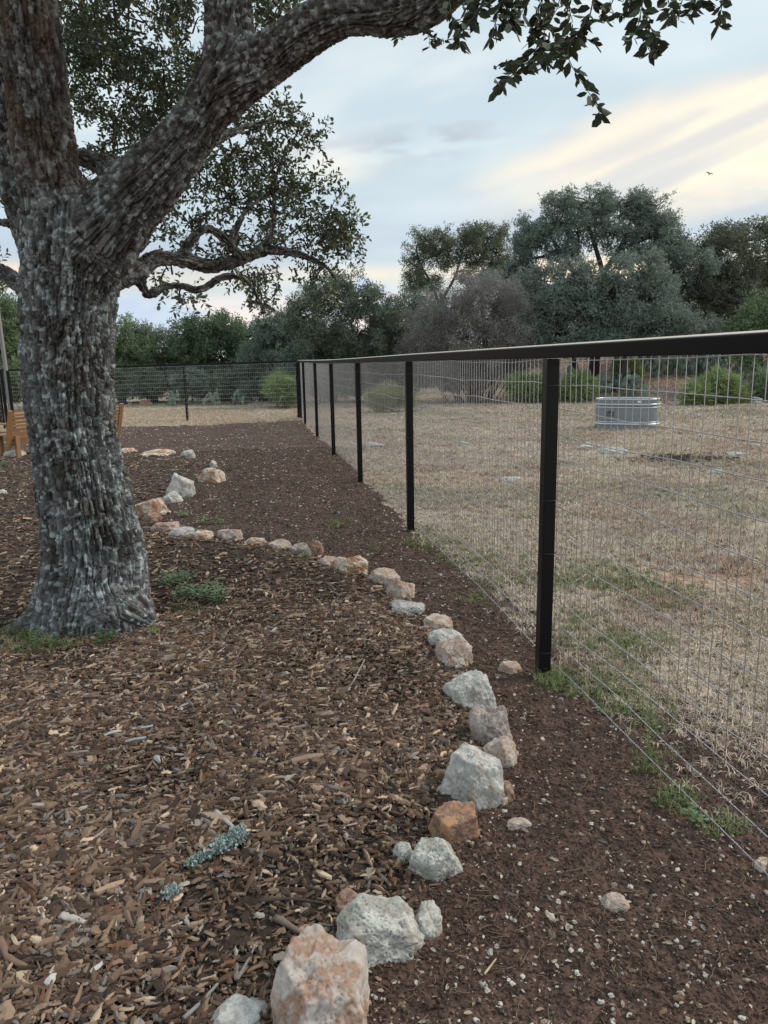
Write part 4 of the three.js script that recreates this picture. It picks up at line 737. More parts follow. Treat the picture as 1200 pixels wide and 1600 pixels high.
// lobes: [px, py, rx, ry, extra distance]; trunk: points in the frame from the foot up
function tree({ name = 'oak_tree', label, D, trunk, lobes, r = 0.16, color, tufts = oakTufts, density = 1, group = 'trees beyond the fence', category = 'tree', bark = M_bark, limbs = true, clump = 0.30, size = 1, stems = 0, boughs = [] }) {
  const R = rng(treeSeed++), g = thing(name, label, category, group), wood = new MB(), items = [];
  const foot = at(trunk[0][0], trunk[0][1], D); foot.y = height(foot.x, foot.z) - 0.1; g.position.copy(foot);
  const T = trunk.map(([x, y, dz = 0], i) => i ? at(x, y, D + dz) : foot.clone()), tp = curve(T, 10), loc = (p) => p.clone().sub(foot);
  wood.tube(tp.map(loc), tp.map((_, i) => r * (1.2 - 0.085 * i) * (i === 0 ? 1.3 : 1)), 8, 0.18, treeSeed);
  const nodes = tp.slice(4).map((p, i) => ({ p, r: r * (0.85 - 0.085 * i) }));
  for (const bp of boughs) { const q = curve(bp.map(([x, y, dz = 0]) => at(x, y, D + dz)), 9); wood.tube(q.map(loc), q.map((_, i) => r * (0.5 - 0.035 * i)), 7, 0.15, treeSeed + 5); q.forEach((p, i) => nodes.push({ p, r: r * (0.5 - 0.035 * i) })); }
  lobes = [...lobes].sort((u, v) => Math.hypot(u[0] - trunk.at(-1)[0], u[1] - trunk.at(-1)[1]) - Math.hypot(v[0] - trunk.at(-1)[0], v[1] - trunk.at(-1)[1]));
  for (const [px, py, rx, ry, dz = 0] of lobes) {
    const k = (D + dz) / PX, c = at(px, py, D + dz), ex = rx * k, ey = ry * k, ez = Math.max(ex, ey) * 0.9;
    if (limbs) {                                    // each bough springs from the nearest wood already there
      let from = nodes[0], best = 1e9; for (const n of nodes) { const d = n.p.distanceTo(c) + (n.p.y > c.y ? 0.6 * (n.p.y - c.y) : 0) + (n.r < r * 0.12 ? 0.8 : 0); if (d < best) { best = d; from = n; } }
      const d = from.p.distanceTo(c), bend = 0.22 * d, mid = from.p.clone().lerp(c, 0.45).add(V((R() - 0.5) * bend, (R() - 0.25) * bend, (R() - 0.5) * bend)), q = curve([from.p, mid, c], 7), r0 = Math.min(from.r * 0.75, r * 0.5);
      wood.tube(q.map(loc), q.map((_, i) => Math.max(0.018, r0 * (1 - 0.085 * i))), 6, 0.15, treeSeed + 3); q.forEach((p, i) => { if (i > 2) nodes.push({ p, r: Math.max(0.018, r0 * (1 - 0.085 * i)) }); });
    }
    const area = ex * ey * 3.14, n = Math.max(4, Math.round(area * 15 * density / (clump / 0.30) ** 2));
    for (let i = 0; i < n; i++) {
      const a = R() * 6.28, u = R() * 2 - 1, w = Math.sqrt(1 - u * u), rad = 0.38 + 0.82 * Math.sqrt(R()), p = V(c.x + Math.cos(a) * w * ex * rad, c.y + u * ey * rad, c.z + Math.sin(a) * w * ez * rad);
      if (p.y < height(p.x, p.z) + 0.15) continue;
      const m = c.clone().lerp(p, 0.5).add(V((R() - 0.5) * 0.2, (R() - 0.5) * 0.2, (R() - 0.5) * 0.2)), q = curve([c.clone().lerp(p, 0.05), m, p], 4); wood.tube(q.map(loc), q.map((_, j) => Math.max(0.008, r * 0.16 - 0.005 * j)), 4, 0, 1, false);
      const nt = Math.round(36 * (0.55 + 0.9 * R()) * Math.min(1.3, density + 0.2)), hue = R();
      for (let s = 0; s < nt; s++) {
        const v = V(R() + R() - 1, R() + R() - 1, R() + R() - 1).multiplyScalar(clump * 1.25), kk = 0.72 + 0.5 * R() + 0.12 * (hue - 0.5), cc = mix3(color[0], color[1], R() < 0.25 + 0.5 * hue ? R() : 0.2 * R());
        items.push({ p: loc(p).add(v), e: [R() * 6.28, R() * 6.28, R() * 6.28], s: size * (0.75 + 0.6 * R()), c: [cc[0] * kk, cc[1] * kk, cc[2] * kk] });
      }
    }
  }
  part('trunk', wood.geo(), bark, g);
  if (stems) { const b = new MB(); for (let i = 0; i < stems; i++) { const a = (R() - 0.5) * 2.2, dx = Math.sin(a), s = V(dx * 0.5 + (R() - 0.5) * 0.9, 0.05, 0.4 + (R() - 0.5) * 0.5), e = V(s.x + dx * 1.6, 1.6 + 1.2 * R(), s.z + (R() - 0.5) * 0.6); b.tube(curve([s, s.clone().lerp(e, 0.5).add(V(0.15 * (R() - 0.5), 0.1, 0)), e], 6), 0.014 + 0.010 * R(), 5, 0, 1, false); } part('stems', b.geo(), bark, g); }
  scatter('crown', tufts, M_leafFar, items, g);
  return items.length;
}
const silver = [[0.18, 0.235, 0.20], [0.25, 0.31, 0.27]], dark = [[0.109, 0.160, 0.102], [0.167, 0.225, 0.145]], mid = [[0.145, 0.217, 0.109], [0.210, 0.290, 0.145]], bright = [[0.22, 0.31, 0.11], [0.32, 0.40, 0.17]], olive = [[0.145, 0.167, 0.102], [0.203, 0.225, 0.145]], blue = [[0.135, 0.19, 0.15], [0.20, 0.26, 0.215]], mauve = [[0.24, 0.235, 0.225], [0.31, 0.30, 0.285]];
let tufts = 0;
const add = (o) => { tufts += tree(o); };
// from left to right
add({ label: 'green oak at the left edge behind the trunk', D: 27, trunk: [[-30, 625], [-25, 560], [-20, 520]], lobes: [[-30, 510, 50, 40], [5, 500, 26, 40], [10, 560, 30, 40], [-40, 570, 50, 40]], color: mid });
add({ label: 'light green rounded tree just right of the oak trunk', D: 31, trunk: [[190, 622], [192, 580], [195, 560]], lobes: [[195, 530, 24, 22], [185, 565, 34, 28], [215, 555, 26, 24], [200, 590, 44, 22], [160, 545, 30, 30]], color: mid });
add({ label: 'grey green loose tree between the light green tree and the dark oak', D: 32, trunk: [[240, 622], [242, 570], [243, 545]], lobes: [[242, 522, 22, 15], [232, 548, 28, 22], [262, 545, 24, 20], [245, 580, 44, 24], [275, 580, 24, 26]], color: [[0.140, 0.175, 0.119], [0.210, 0.238, 0.168]], density: 0.8 });
add({ label: 'dark green spreading oak behind the far fence post', D: 31, trunk: [[350, 622], [352, 585], [346, 558]], lobes: [[288, 522, 22, 20], [318, 512, 30, 14], [350, 510, 30, 16], [378, 528, 26, 20], [300, 552, 30, 24], [345, 545, 40, 18], [385, 560, 30, 24], [320, 590, 40, 18], [375, 592, 34, 18]], color: [[0.091, 0.147, 0.077], [0.140, 0.210, 0.105]], r: 0.2 });
add({ label: 'bluish dense oak left of the fence corner', D: 29, trunk: [[430, 622], [432, 590], [434, 560]], lobes: [[425, 530, 34, 26], [455, 515, 26, 28], [405, 560, 30, 30], [450, 560, 40, 30], [430, 595, 55, 20]], color: blue });
add({ label: 'loose crowned oak with leaning trunk behind the fence corner', D: 26, trunk: [[588, 622], [574, 590], [562, 545], [548, 505]], lobes: [[470, 470, 30, 16], [505, 455, 30, 18], [545, 445, 34, 16], [480, 495, 36, 18], [530, 478, 34, 20], [575, 470, 26, 22], [600, 490, 28, 24], [505, 525, 40, 22], [560, 520, 36, 26]], color: [[0.126, 0.168, 0.119], [0.196, 0.238, 0.168]], density: 0.75, r: 0.13, clump: 0.26, size: 0.9 });
add({ label: 'dense blue green oak mass above the corner of the fence', D: 27.5, trunk: [[520, 622], [522, 590], [520, 570]], lobes: [[500, 545, 40, 26], [550, 555, 40, 30], [480, 575, 40, 26], [530, 590, 50, 22], [600, 555, 36, 34], [620, 520, 30, 30], [615, 590, 40, 22], [640, 480, 20, 20]], color: blue });
add({ label: 'tall oak with dark clumped crown and forked trunk left of the big oak', D: 33, trunk: [[700, 622], [697, 540], [690, 480], [688, 460]], lobes: [[660, 378, 24, 15], [690, 372, 20, 14], [727, 366, 24, 14], [762, 372, 24, 15], [675, 400, 24, 13], [742, 395, 30, 14], [775, 395, 20, 16], [648, 415, 20, 12], [640, 440, 18, 16], [665, 440, 26, 16], [700, 408, 18, 10], [770, 430, 20, 18], [735, 425, 14, 12]], color: olive, r: 0.15, density: 0.75, clump: 0.25, size: 0.85, boughs: [[[694, 500], [675, 445], [655, 410], [650, 385]], [[690, 470], [712, 430], [725, 385], [735, 365]]] });
add({ label: 'second oak with dark crown beside the forked one', D: 34, trunk: [[760, 622], [757, 520], [752, 455], [756, 425]], lobes: [[752, 378, 28, 14], [778, 372, 20, 14], [742, 408, 22, 12], [790, 405, 22, 16], [810, 440, 24, 18], [820, 480, 40, 30]], color: olive, r: 0.13, density: 0.5, clump: 0.24, size: 0.85 });
add({ name: 'bare_bush', label: 'large mauve grey twiggy bush in front of the tall oaks', D: 25.5, trunk: [[735, 617], [738, 590], [738, 560]], lobes: [[740, 455, 44, 26], [700, 485, 40, 30], [770, 480, 44, 32], [665, 520, 34, 34], [720, 530, 50, 36], [790, 530, 40, 38], [655, 560, 30, 28], [700, 575, 44, 26], [760, 570, 50, 26], [820, 545, 24, 30]], color: mauve, tufts: fineTufts, density: 1.05, bark: M_barkPale, r: 0.09, category: 'bush', size: 1.1, stems: 46 });
add({ label: 'largest silvery green oak with high open crown right of centre', D: 27.5, trunk: [[926, 622], [930, 560], [936, 505], [940, 455], [944, 420]], lobes: [[880, 326, 30, 20], [925, 318, 32, 18], [970, 322, 36, 20], [1010, 334, 34, 20], [855, 365, 32, 18], [905, 362, 34, 18], [960, 365, 36, 18], [1015, 372, 34, 18], [820, 360, 26, 14], [828, 385, 30, 14], [1040, 350, 26, 14], [1050, 385, 26, 16], [815, 410, 24, 16], [790, 430, 30, 18], [830, 450, 40, 20], [1075, 410, 34, 18], [890, 395, 30, 12], [1000, 400, 34, 14]], color: silver, density: 0.8, r: 0.2, clump: 0.25, size: 0.9, boughs: [[[938, 480], [900, 428], [858, 402], [812, 408]], [[940, 470], [985, 440], [1040, 405], [1080, 380]], [[943, 430], [930, 385], [918, 350], [905, 325]], [[944, 425], [970, 385], [985, 350], [1005, 330]], [[900, 430], [870, 385], [850, 355]]] });
add({ label: 'silvery lower oak crown in front of the largest oak, left of its trunk', D: 26, trunk: [[905, 622], [900, 580], [890, 530]], lobes: [[880, 440, 50, 28], [850, 480, 44, 30], [910, 480, 44, 30], [830, 525, 40, 30], [880, 522, 50, 26], [920, 525, 40, 22]], color: silver, density: 1.0, r: 0.13 });
add({ label: 'silvery lower oak crown with drooping sprays right of the largest trunk', D: 25.6, trunk: [[960, 622], [975, 570], [985, 520]], lobes: [[990, 430, 44, 24], [960, 470, 44, 28], [1020, 465, 44, 28], [1000, 510, 50, 28], [1050, 500, 36, 26], [960, 522, 36, 18], [1085, 512, 26, 16]], color: silver, density: 0.9, r: 0.13 });
add({ label: 'dark brownish oak with leaning boughs right of the largest oak', D: 29, trunk: [[1090, 606], [1092, 560], [1110, 510], [1150, 455]], lobes: [[1075, 395, 40, 22], [1120, 385, 44, 22], [1090, 430, 50, 22], [1140, 425, 40, 24], [1060, 445, 40, 20], [1110, 465, 40, 20], [1150, 470, 30, 20]], color: [[0.105, 0.126, 0.087], [0.154, 0.175, 0.126]], density: 0.9, r: 0.19 });
add({ label: 'oak leaning right at the right edge of the picture', D: 30, trunk: [[1126, 600], [1130, 555], [1150, 490], [1185, 420]], lobes: [[1190, 372, 34, 20], [1215, 395, 34, 24], [1180, 410, 30, 18], [1225, 440, 40, 30]], color: olive, density: 0.8, r: 0.17 });
add({ name: 'bush', label: 'bright green rounded bush at the right edge above the rail', D: 24.5, trunk: [[1190, 606], [1190, 560], [1190, 540]], lobes: [[1185, 488, 26, 18], [1205, 500, 34, 26], [1165, 515, 24, 20], [1195, 540, 44, 24]], color: mid, r: 0.07, category: 'bush' });
// the second row fills the gaps
for (const [px, D, top, w, col, what] of [[60, 36, 520, 70, mid, 'mid green back row tree behind the oak trunk'], [290, 38, 535, 60, dark, 'dark back row tree behind the far fence post'], [470, 37, 515, 60, dark, 'dark back row tree behind the fence corner'], [590, 36, 500, 50, mid, 'green back row tree behind the leaning oak'], [660, 38, 470, 46, dark, 'dark back row tree behind the bare bush'], [835, 37, 455, 60, [[0.16, 0.18, 0.075], [0.21, 0.25, 0.10]], 'yellow green back row tree between the forked oak and the largest oak'], [960, 36, 440, 80, [[0.15, 0.17, 0.08], [0.20, 0.23, 0.11]], 'olive back row tree behind the largest oak'], [1060, 36, 430, 70, [[0.14, 0.16, 0.08], [0.19, 0.22, 0.11]], 'olive back row tree behind the dark brownish oak'], [1165, 38, 415, 80, [[0.125, 0.16, 0.07], [0.17, 0.21, 0.09]], 'green back row tree at the right edge'], [1250, 33, 420, 70, dark, 'dark tree just beyond the right edge']]) {
  const lobes = [[px, top + 30, w * 0.5, 28], [px - w * 0.45, top + 60, w * 0.5, 34], [px + w * 0.45, top + 60, w * 0.5, 34], [px, top + 90, w * 0.7, 34], [px - w * 0.4, top + 125, w * 0.6, 34], [px + w * 0.4, top + 125, w * 0.6, 34]].filter((l) => l[1] < (px > 860 ? 530 : 610));
  add({ label: what, D, trunk: [[px, 615], [px + 3, 570], [px, top + 60]], lobes, color: col, density: 0.75, r: 0.16, group: 'back row trees', size: 1.35, clump: 0.4 });
}
// understorey along the far fence
for (const [px, py, D, w, h, col, tf, lab] of [[230, 600, 30, 34, 22, dark, oakTufts, 'dark shrub behind the far fence, nearest the oak trunk'], [300, 598, 29.5, 36, 24, blue, oakTufts, 'blue green shrub left of the far fence post foot'], [360, 602, 29, 34, 20, dark, oakTufts, 'dark shrub right of the far fence post'], [405, 600, 29.5, 26, 22, blue, oakTufts, 'grey green shrub beside the bright bush'], [433, 598, 25, 17, 18, bright, fineTufts, 'bright lime green bush near the fence corner'], [445, 610, 24.6, 22, 12, bright, bladeTufts, 'bright green weeds at the foot of the lime bush'], [612, 622, 21.5, 34, 20, [[0.19, 0.22, 0.08], [0.27, 0.28, 0.12]], fineTufts, 'yellow green feathery bush behind the second post'], [500, 600, 27, 30, 24, blue, oakTufts, 'blue shrub seen through the corner wires'], [560, 600, 27, 26, 22, dark, oakTufts, 'dark shrub between the leaning trunk and the corner'], [820, 604, 24.5, 28, 11, bright, bladeTufts, 'bright green grassy bush left of the nearest post top'], [905, 604, 24.3, 14, 12, bright, bladeTufts, 'green grassy tuft beside the largest oak trunk'], [1128, 606, 21.8, 24, 24, bright, bladeTufts, 'tall bright green bush on the bank right of the tank'], [1095, 615, 21.6, 14, 16, bright, bladeTufts, 'small bright green bush left of the tall one'], [1200, 612, 22, 18, 22, mid, bladeTufts, 'green weeds on the bank at the right edge'], [980, 578, 27, 14, 10, bright, bladeTufts, 'lime green tuft among the cacti'], [40, 610, 27, 40, 20, dark, oakTufts, 'dark shrub behind the far fence left of the oak trunk']])
  add({ name: 'shrub', label: lab, D, trunk: [[px, py + h], [px, py + h * 0.5], [px, py]], lobes: [[px, py - h * 0.3, w * 0.6, h * 0.55], [px - w * 0.5, py + h * 0.2, w * 0.5, h * 0.6], [px + w * 0.5, py + h * 0.2, w * 0.5, h * 0.6]], color: col, tufts: tf, density: tf === oakTufts ? 1 : 1.5, r: 0.035, category: 'shrub', group: 'shrubs along the far fence', clump: 0.2, size: tf === bladeTufts ? 1.3 : 1 });
console.log('tufts', tufts);

// ---------------------------------------------------------------- prickly pears on the bank
{
  let pad = new THREE.SphereGeometry(1, 12, 8); { const P = pad.getAttribute('position'); for (let i = 0; i < P.count; i++) { const y = P.getY(i), k = 0.72 + 0.28 * sstep(-1, 0.5, y); P.setXYZ(i, P.getX(i) * k * 0.78, y + 1, P.getZ(i) * 0.16); } pad.computeVertexNormals(); }
  const mats = [[0.16, 0.22, 0.18], [0.19, 0.25, 0.20], [0.13, 0.18, 0.15], [0.21, 0.27, 0.20]].map((c) => std(c, 0.75));
  const spots = [[985, 597, 24.6, 0.55, 'on its own just above the tank'], [950, 590, 25.5, 0.6, 'right of the largest oak trunk'], [912, 596, 25, 0.5, 'left of the largest oak trunk'], [1003, 578, 27.5, 0.8, 'up the bank above the lone cactus'], [1032, 574, 28, 0.9, 'in the middle of the bank thicket'], [1062, 572, 28, 1.0, 'left of the leaning oak trunk'], [1078, 576, 27.5, 0.7, 'touching the leaning oak trunk'], [1108, 578, 27.8, 0.8, 'between the two right hand trunks'], [1150, 585, 26.5, 0.8, 'right of the tall green bush'], [1185, 580, 27, 0.9, 'at the right edge of the bank'], [880, 596, 25.2, 0.6, 'behind the nearest post'], [1000, 566, 30, 0.9, 'high on the bank behind the others'], [1045, 560, 31, 1.0, 'highest on the bank'], [330, 612, 27.5, 0.3, 'beyond the far fence post'], [270, 612, 27.8, 0.25, 'beyond the far fence near the oak'], [370, 610, 27.6, 0.3, 'beyond the far fence under the dark oak']];
  spots.forEach(([px, py, D, size, where], si) => {
    const R = rng(300 + si), g = thing('prickly_pear', 'grey green prickly pear clump ' + where, 'cactus', 'prickly pears'), f = at(px, py, D); f.y = height(f.x, f.z) - 0.03; g.position.copy(f);
    const grow = (p, a, tilt, s, depth) => {
      const o = part('pad', pad, mats[Math.floor(R() * 4)], g); o.position.copy(p); o.rotation.set(tilt * 0.6, R() * 3.1, a); o.scale.setScalar(s); o.updateMatrix();
      if (depth < 3) { const n = depth === 0 ? 2 + Math.floor(R() * 2) : Math.floor(R() * 2.6); for (let k = 0; k < n; k++) grow(p.clone().add(V(-Math.sin(a) * s * 1.75, Math.cos(a) * s * 1.75, (R() - 0.5) * 0.06)), a + (R() - 0.5) * 1.5, (R() - 0.5) * 0.8, s * (0.75 + 0.25 * R()), depth + 1); }
    };
    for (let k = 0; k < (size > 0.45 ? 7 : 4); k++) grow(V((R() - 0.5) * size * 1.7, 0, (R() - 0.5) * size), (R() - 0.5) * 1.2, (R() - 0.5) * 0.6, (0.13 + 0.06 * R()) * Math.min(1, size + 0.35), 0);
  });
}
// ---------------------------------------------------------------- rubble along the foot of the bank
{
  const R = rng(81), items = [];
  for (let i = 0; i < 420; i++) { const t = R(), p = G(1000 + 100 * t, 625 + 8 * R() + 3 * t), s = 0.03 + 0.07 * R() * R(), k = 0.7 + 0.5 * R(); items.push({ p: V(p.x, p.y + s * 0.3, p.z), e: [R(), R() * 6, R()], s, c: R() < 0.4 ? [0.30 * k, 0.17 * k, 0.14 * k] : [0.42 * k, 0.37 * k, 0.34 * k] }); }
  for (let i = 0; i < 500; i++) { const p = G(960 + 240 * R(), 575 + 50 * R()), s = 0.02 + 0.05 * R() * R(), k = 0.7 + 0.5 * R(); items.push({ p: V(p.x, p.y + s * 0.2, p.z), e: [R(), R() * 6, R()], s, c: [0.42 * k, 0.36 * k, 0.33 * k] }); }
  const g = thing('rubble', 'pinkish broken rubble along the foot of the bank behind the tank', 'rubble'); g.userData.kind = 'stuff';
  scatter('rubble_stones', [pebbleGeo(31, 0.7), pebbleGeo(32, 0.8)], M_litter, items, g);
  // dark litter in the grass
  const lit = [], c = G(1052, 719); for (let i = 0; i < 330; i++) { const a = R() * 6.28, q = R() ** 0.8, x = c.x + Math.cos(a) * q * 0.72 * (1 + 0.3 * Math.sin(a * 3)), z = c.z + Math.sin(a) * q * 0.36, k = 0.5 + 0.8 * R(); lit.push({ p: V(x, height(x, z) + 0.02 + 0.03 * R(), z), e: [R() - 0.5, R() * 6, R() - 0.5], s: 1 + 1.2 * R(), c: [0.09 * k, 0.07 * k, 0.055 * k] }); }
  const d = thing('dark_litter', 'dark patch of old bark litter in the dry grass below the tank', 'litter'); d.userData.kind = 'stuff'; scatter('bark_bits', chipGeos.slice(0, 4), M_litter, lit, d);
}
// ---------------------------------------------------------------- stock tank
{
  const g = thing('stock_tank', 'oval galvanized metal stock tank standing in the dry pasture', 'stock tank');
  const c = G(986, 672); g.position.set(c.x, c.y, c.z - 0.3); g.rotation.y = -0.52;
  const L = 1.22, W = 0.62, H = 0.60, outline = (off, n = 96) => Array.from({ length: n }, (_, i) => { const a = i / n * 6.2832, cx = Math.sign(Math.cos(a)) * (L - W) / 2, r = W / 2 + off; return [cx + Math.cos(a) * r, Math.sin(a) * r]; });
  const sweep = (prof, close) => { const b = new MB(), rings = prof.map(([o, y]) => outline(o).map(([x, z]) => b.vert(x, y, z))); const m = rings.length - (close ? 0 : 1); for (let k = 0; k < m; k++) { const p = rings[k], q = rings[(k + 1) % rings.length], n = p.length; for (let i = 0; i < n; i++) b.quad(p[i], q[i], q[(i + 1) % n], p[(i + 1) % n]); } return b; };
  const zinc = new THREE.MeshStandardMaterial({ color: rgb(0.24, 0.275, 0.30), metalness: 0.35, roughness: 0.5, map: tile(256, (u, v) => { const k = 0.82 + 0.3 * pfbm(u, v, 12, 3, 3); return [k, k, k]; }) });
  const wall = sweep([[0, 0], [0, 0.08], [-0.014, 0.10], [-0.016, 0.14], [-0.004, 0.17], [-0.004, 0.42], [-0.022, 0.45], [-0.022, 0.49], [0, 0.51], [0, H], [-0.006, H], [-0.026, 0.5], [-0.026, 0.10], [-0.010, 0.03]]);
  { const n = 96, fl = []; for (const [x, z] of outline(-0.012)) fl.push(wall.vert(x, 0.03, z)); const m = wall.vert(0, 0.03, 0); for (let i = 0; i < n; i++) wall.tri(m, fl[(i + 1) % n], fl[i]); }
  const wg = wall.geo(); const uv = []; const P = wg.getAttribute('position'); for (let i = 0; i < P.count; i++) uv.push(P.getX(i) * 2 + P.getZ(i), P.getY(i) * 2); wg.setAttribute('uv', new THREE.Float32BufferAttribute(uv, 2));
  part('wall', wg, zinc, g);
  const plain = new THREE.MeshStandardMaterial({ color: rgb(0.58, 0.63, 0.67), metalness: 0.5, roughness: 0.36 });
  const tor = (y, o, r, name) => { const prof = Array.from({ length: 9 }, (_, k) => { const a = k / 9 * 6.2832; return [o + Math.cos(a) * r, y + Math.sin(a) * r]; }); part(name, sweep(prof, true).geo(), plain, g); };
  tor(H, 0, 0.014, 'rim'); tor(0.50, 0.004, 0.017, 'rib'); tor(0.44, -0.002, 0.013, 'rib'); tor(0.115, 0.004, 0.022, 'rib'); tor(0.155, -0.008, 0.010, 'rib');
  // stencilled mark and a paper label on the near side
  const cv = document.createElement('canvas'); cv.width = 128; cv.height = 128; const x = cv.getContext('2d'); x.fillStyle = 'rgb(132,138,142)'; x.fillRect(0, 0, 128, 128); x.fillStyle = 'rgb(28,24,28)';
  for (const [a, b, w, h] of [[6, 4, 10, 52], [6, 46, 20, 10], [30, 22, 18, 34], [50, 8, 9, 48], [60, 24, 14, 30], [76, 8, 8, 44], [84, 26, 16, 28], [104, 24, 14, 36], [6, 66, 14, 22], [26, 66, 16, 22], [48, 62, 18, 28], [72, 68, 14, 18], [92, 66, 12, 22], [110, 68, 10, 18], [8, 100, 34, 6], [46, 106, 40, 8], [92, 112, 30, 7]]) x.fillRect(a, b, w, h);
  x.fillStyle = 'rgb(132,138,142)'; for (const [a, b, w, h] of [[35, 30, 8, 16], [64, 32, 6, 12], [88, 34, 8, 8], [107, 34, 8, 6], [31, 72, 6, 8], [53, 70, 7, 10]]) x.fillRect(a, b, w, h);
  const t = new THREE.CanvasTexture(cv); t.colorSpace = THREE.SRGBColorSpace;
  const mark = part('stencil_mark', new THREE.BoxGeometry(0.20, 0.21, 0.003), [M.tie, M.tie, M.tie, M.tie, new THREE.MeshStandardMaterial({ map: t, roughness: 0.6 }), M.tie].map((m, i) => i === 4 ? m : zinc), g); mark.position.set(-0.26, 0.30, W / 2 + 0.004);
  const lab = part('paper_label', new THREE.BoxGeometry(0.075, 0.045, 0.003), std([0.75, 0.75, 0.76], 0.7), g); lab.position.set(0.30, 0.555, W / 2 + 0.006);
}
// ---------------------------------------------------------------- slatted wooden bench behind the trunk
{
  const g = thing('wooden_bench', 'slatted cedar bench partly hidden behind the oak trunk', 'bench');
  const a = at(4, 660, 11.6), b = at(186, 648, 13.4); const f = V(a.x, 0, a.z), e = V(b.x, 0, b.z), len = f.distanceTo(e), mid = f.clone().lerp(e, 0.5); mid.y = height(mid.x, mid.z); g.position.copy(mid); g.rotation.y = Math.atan2(-(e.z - f.z), e.x - f.x);
  const wood = [[0.36, 0.19, 0.085], [0.32, 0.165, 0.075], [0.40, 0.22, 0.10]].map((c) => std(c, 0.7));
  const box = (n, w, h, d, x, y, z, rx = 0, m = 0) => { const o = part(n, new THREE.BoxGeometry(w, h, d), wood[m], g); o.position.set(x, y, z); o.rotation.x = rx; return o; };
  // the back leans toward the viewer's right; slats seen from behind
  const lean = -0.30;
  for (let k = 0; k < 9; k++) { const t = k / 8, y = 0.20 + t * 0.46; box('back_slat', len - 0.12, 0.042, 0.018, 0, y, 0.14 - Math.sin(lean) * (t - 1) * 0.5, -lean, k % 3); }
  for (const s of [-1, 1]) { box('end_post', 0.07, 0.62, 0.035, s * (len / 2 - 0.05), 0.43, 0.075, -lean, 1); box('leg', 0.06, 0.36, 0.06, s * (len / 2 - 0.16), 0.15, 0.06, 0, 1); box('leg', 0.06, 0.36, 0.06, s * (len / 2 - 0.16), 0.15, -0.40, 0, 1); box('arm_rest', 0.07, 0.025, 0.5, s * (len / 2 - 0.05), 0.52, -0.22, 0, 2); }
  for (let k = 0; k < 6; k++) box('seat_slat', len - 0.14, 0.02, 0.065, 0, 0.335, -0.42 + k * 0.085, 0, (k + 1) % 3);
}
// ---------------------------------------------------------------- posts and a tall pole at the far left
{
  const pole = thing('tall_pole', 'tall thin grey pole rising beside the left end of the far fence', 'pole'), f = at(16, 640, 19.2); f.y = height(f.x, f.z) - 0.2; pole.position.copy(f);
  part('pole', new MB().tube([V(0, 0, 0), V(0.01, 1.6, 0), V(-0.01, 3.0, 0), V(0, 3.5, 0)], [0.055, 0.05, 0.047, 0.045], 10).geo(), std([0.26, 0.25, 0.24], 0.8), pole);
  part('cap', new THREE.SphereGeometry(0.055, 12, 8).translate(0, 3.5, 0), std([0.2, 0.2, 0.2], 0.7), pole);
  for (const [px, w, lab] of [[9, 0.06, 'thick black gate post at the left end of the far fence'], [19, 0.06, 'black post right of the gate post beside the tall pole'], [4, 0.04, 'thin dark post left of the gate post']]) {
    const o = at(px, 640, 18.6), p = shade(new THREE.Mesh(roundedBar([V(0, -0.25, 0), V(0, 0.7, 0), V(0, 1.43, 0)], w, w, 0.008), M.black)); p.name = numbered('gate_post'); p.position.set(o.x, height(o.x, o.z), o.z); scene.add(p); tag(p, lab, 'post', 'gate posts');
  }
  const bin = (px, py, D, s, col, lab) => { const p = at(px, py, D), m = shade(new THREE.Mesh(stoneGeo('grey', s, s * 0.6, s, px, 6), std(col, 0.8))); m.material.vertexColors = false; m.name = numbered('field_stone'); m.position.set(p.x, height(p.x, p.z) + s * 0.15, p.z); scene.add(m); tag(m, lab, 'stone', 'stones beyond the far fence'); };
  bin(194, 618, 30, 0.34, [0.03, 0.03, 0.032], 'small black lump in the grass beyond the far fence'); bin(201, 618, 30, 0.22, [0.6, 0.6, 0.6], 'small white stone beside the black lump'); bin(228, 620, 29.5, 0.5, [0.30, 0.17, 0.12], 'reddish low mound beyond the far fence');
}
// ---------------------------------------------------------------- a bird crossing the bright cloud
{
  const b = new MB(), body = [[-0.22, 0, 0.004], [-0.14, 0.0, 0.03], [0, 0.01, 0.05], [0.12, 0.02, 0.038], [0.2, 0.03, 0.02], [0.25, 0.028, 0.004]];
  b.tube(body.map(([x, y]) => V(x, y, 0)), body.map((p) => p[2]), 8);
  for (const s of [-1, 1]) { const rows = [[0.08, -0.10, 0, 0.02], [0.10, -0.10, 0.16, 0.10], [0.02, -0.12, 0.36, 0.17], [-0.10, -0.16, 0.5, 0.14]], v = rows.map(([f, k, z, y]) => [b.vert(f, y + 0.008, s * z), b.vert(k, y, s * z), b.vert((f + k) / 2, y - 0.006, s * z)]); for (let i = 0; i < 3; i++) { b.quad(v[i][0], v[i + 1][0], v[i + 1][1], v[i][1]); b.quad(v[i][1], v[i + 1][1], v[i + 1][2], v[i][2]); b.quad(v[i][2], v[i + 1][2], v[i + 1][0], v[i][0]); } }
  const o = shade(new THREE.Mesh(b.geo(), new THREE.MeshStandardMaterial({ color: rgb(0.16, 0.16, 0.17), roughness: 0.9, side: THREE.DoubleSide }))); o.name = 'bird'; o.position.copy(at(1109, 272, 60)); o.rotation.set(0.5, 0.5, 0.35); o.scale.setScalar(0.68); scene.add(o); tag(o, 'small grey bird flying across the bright cloud at right', 'bird');
}
console.log('things');

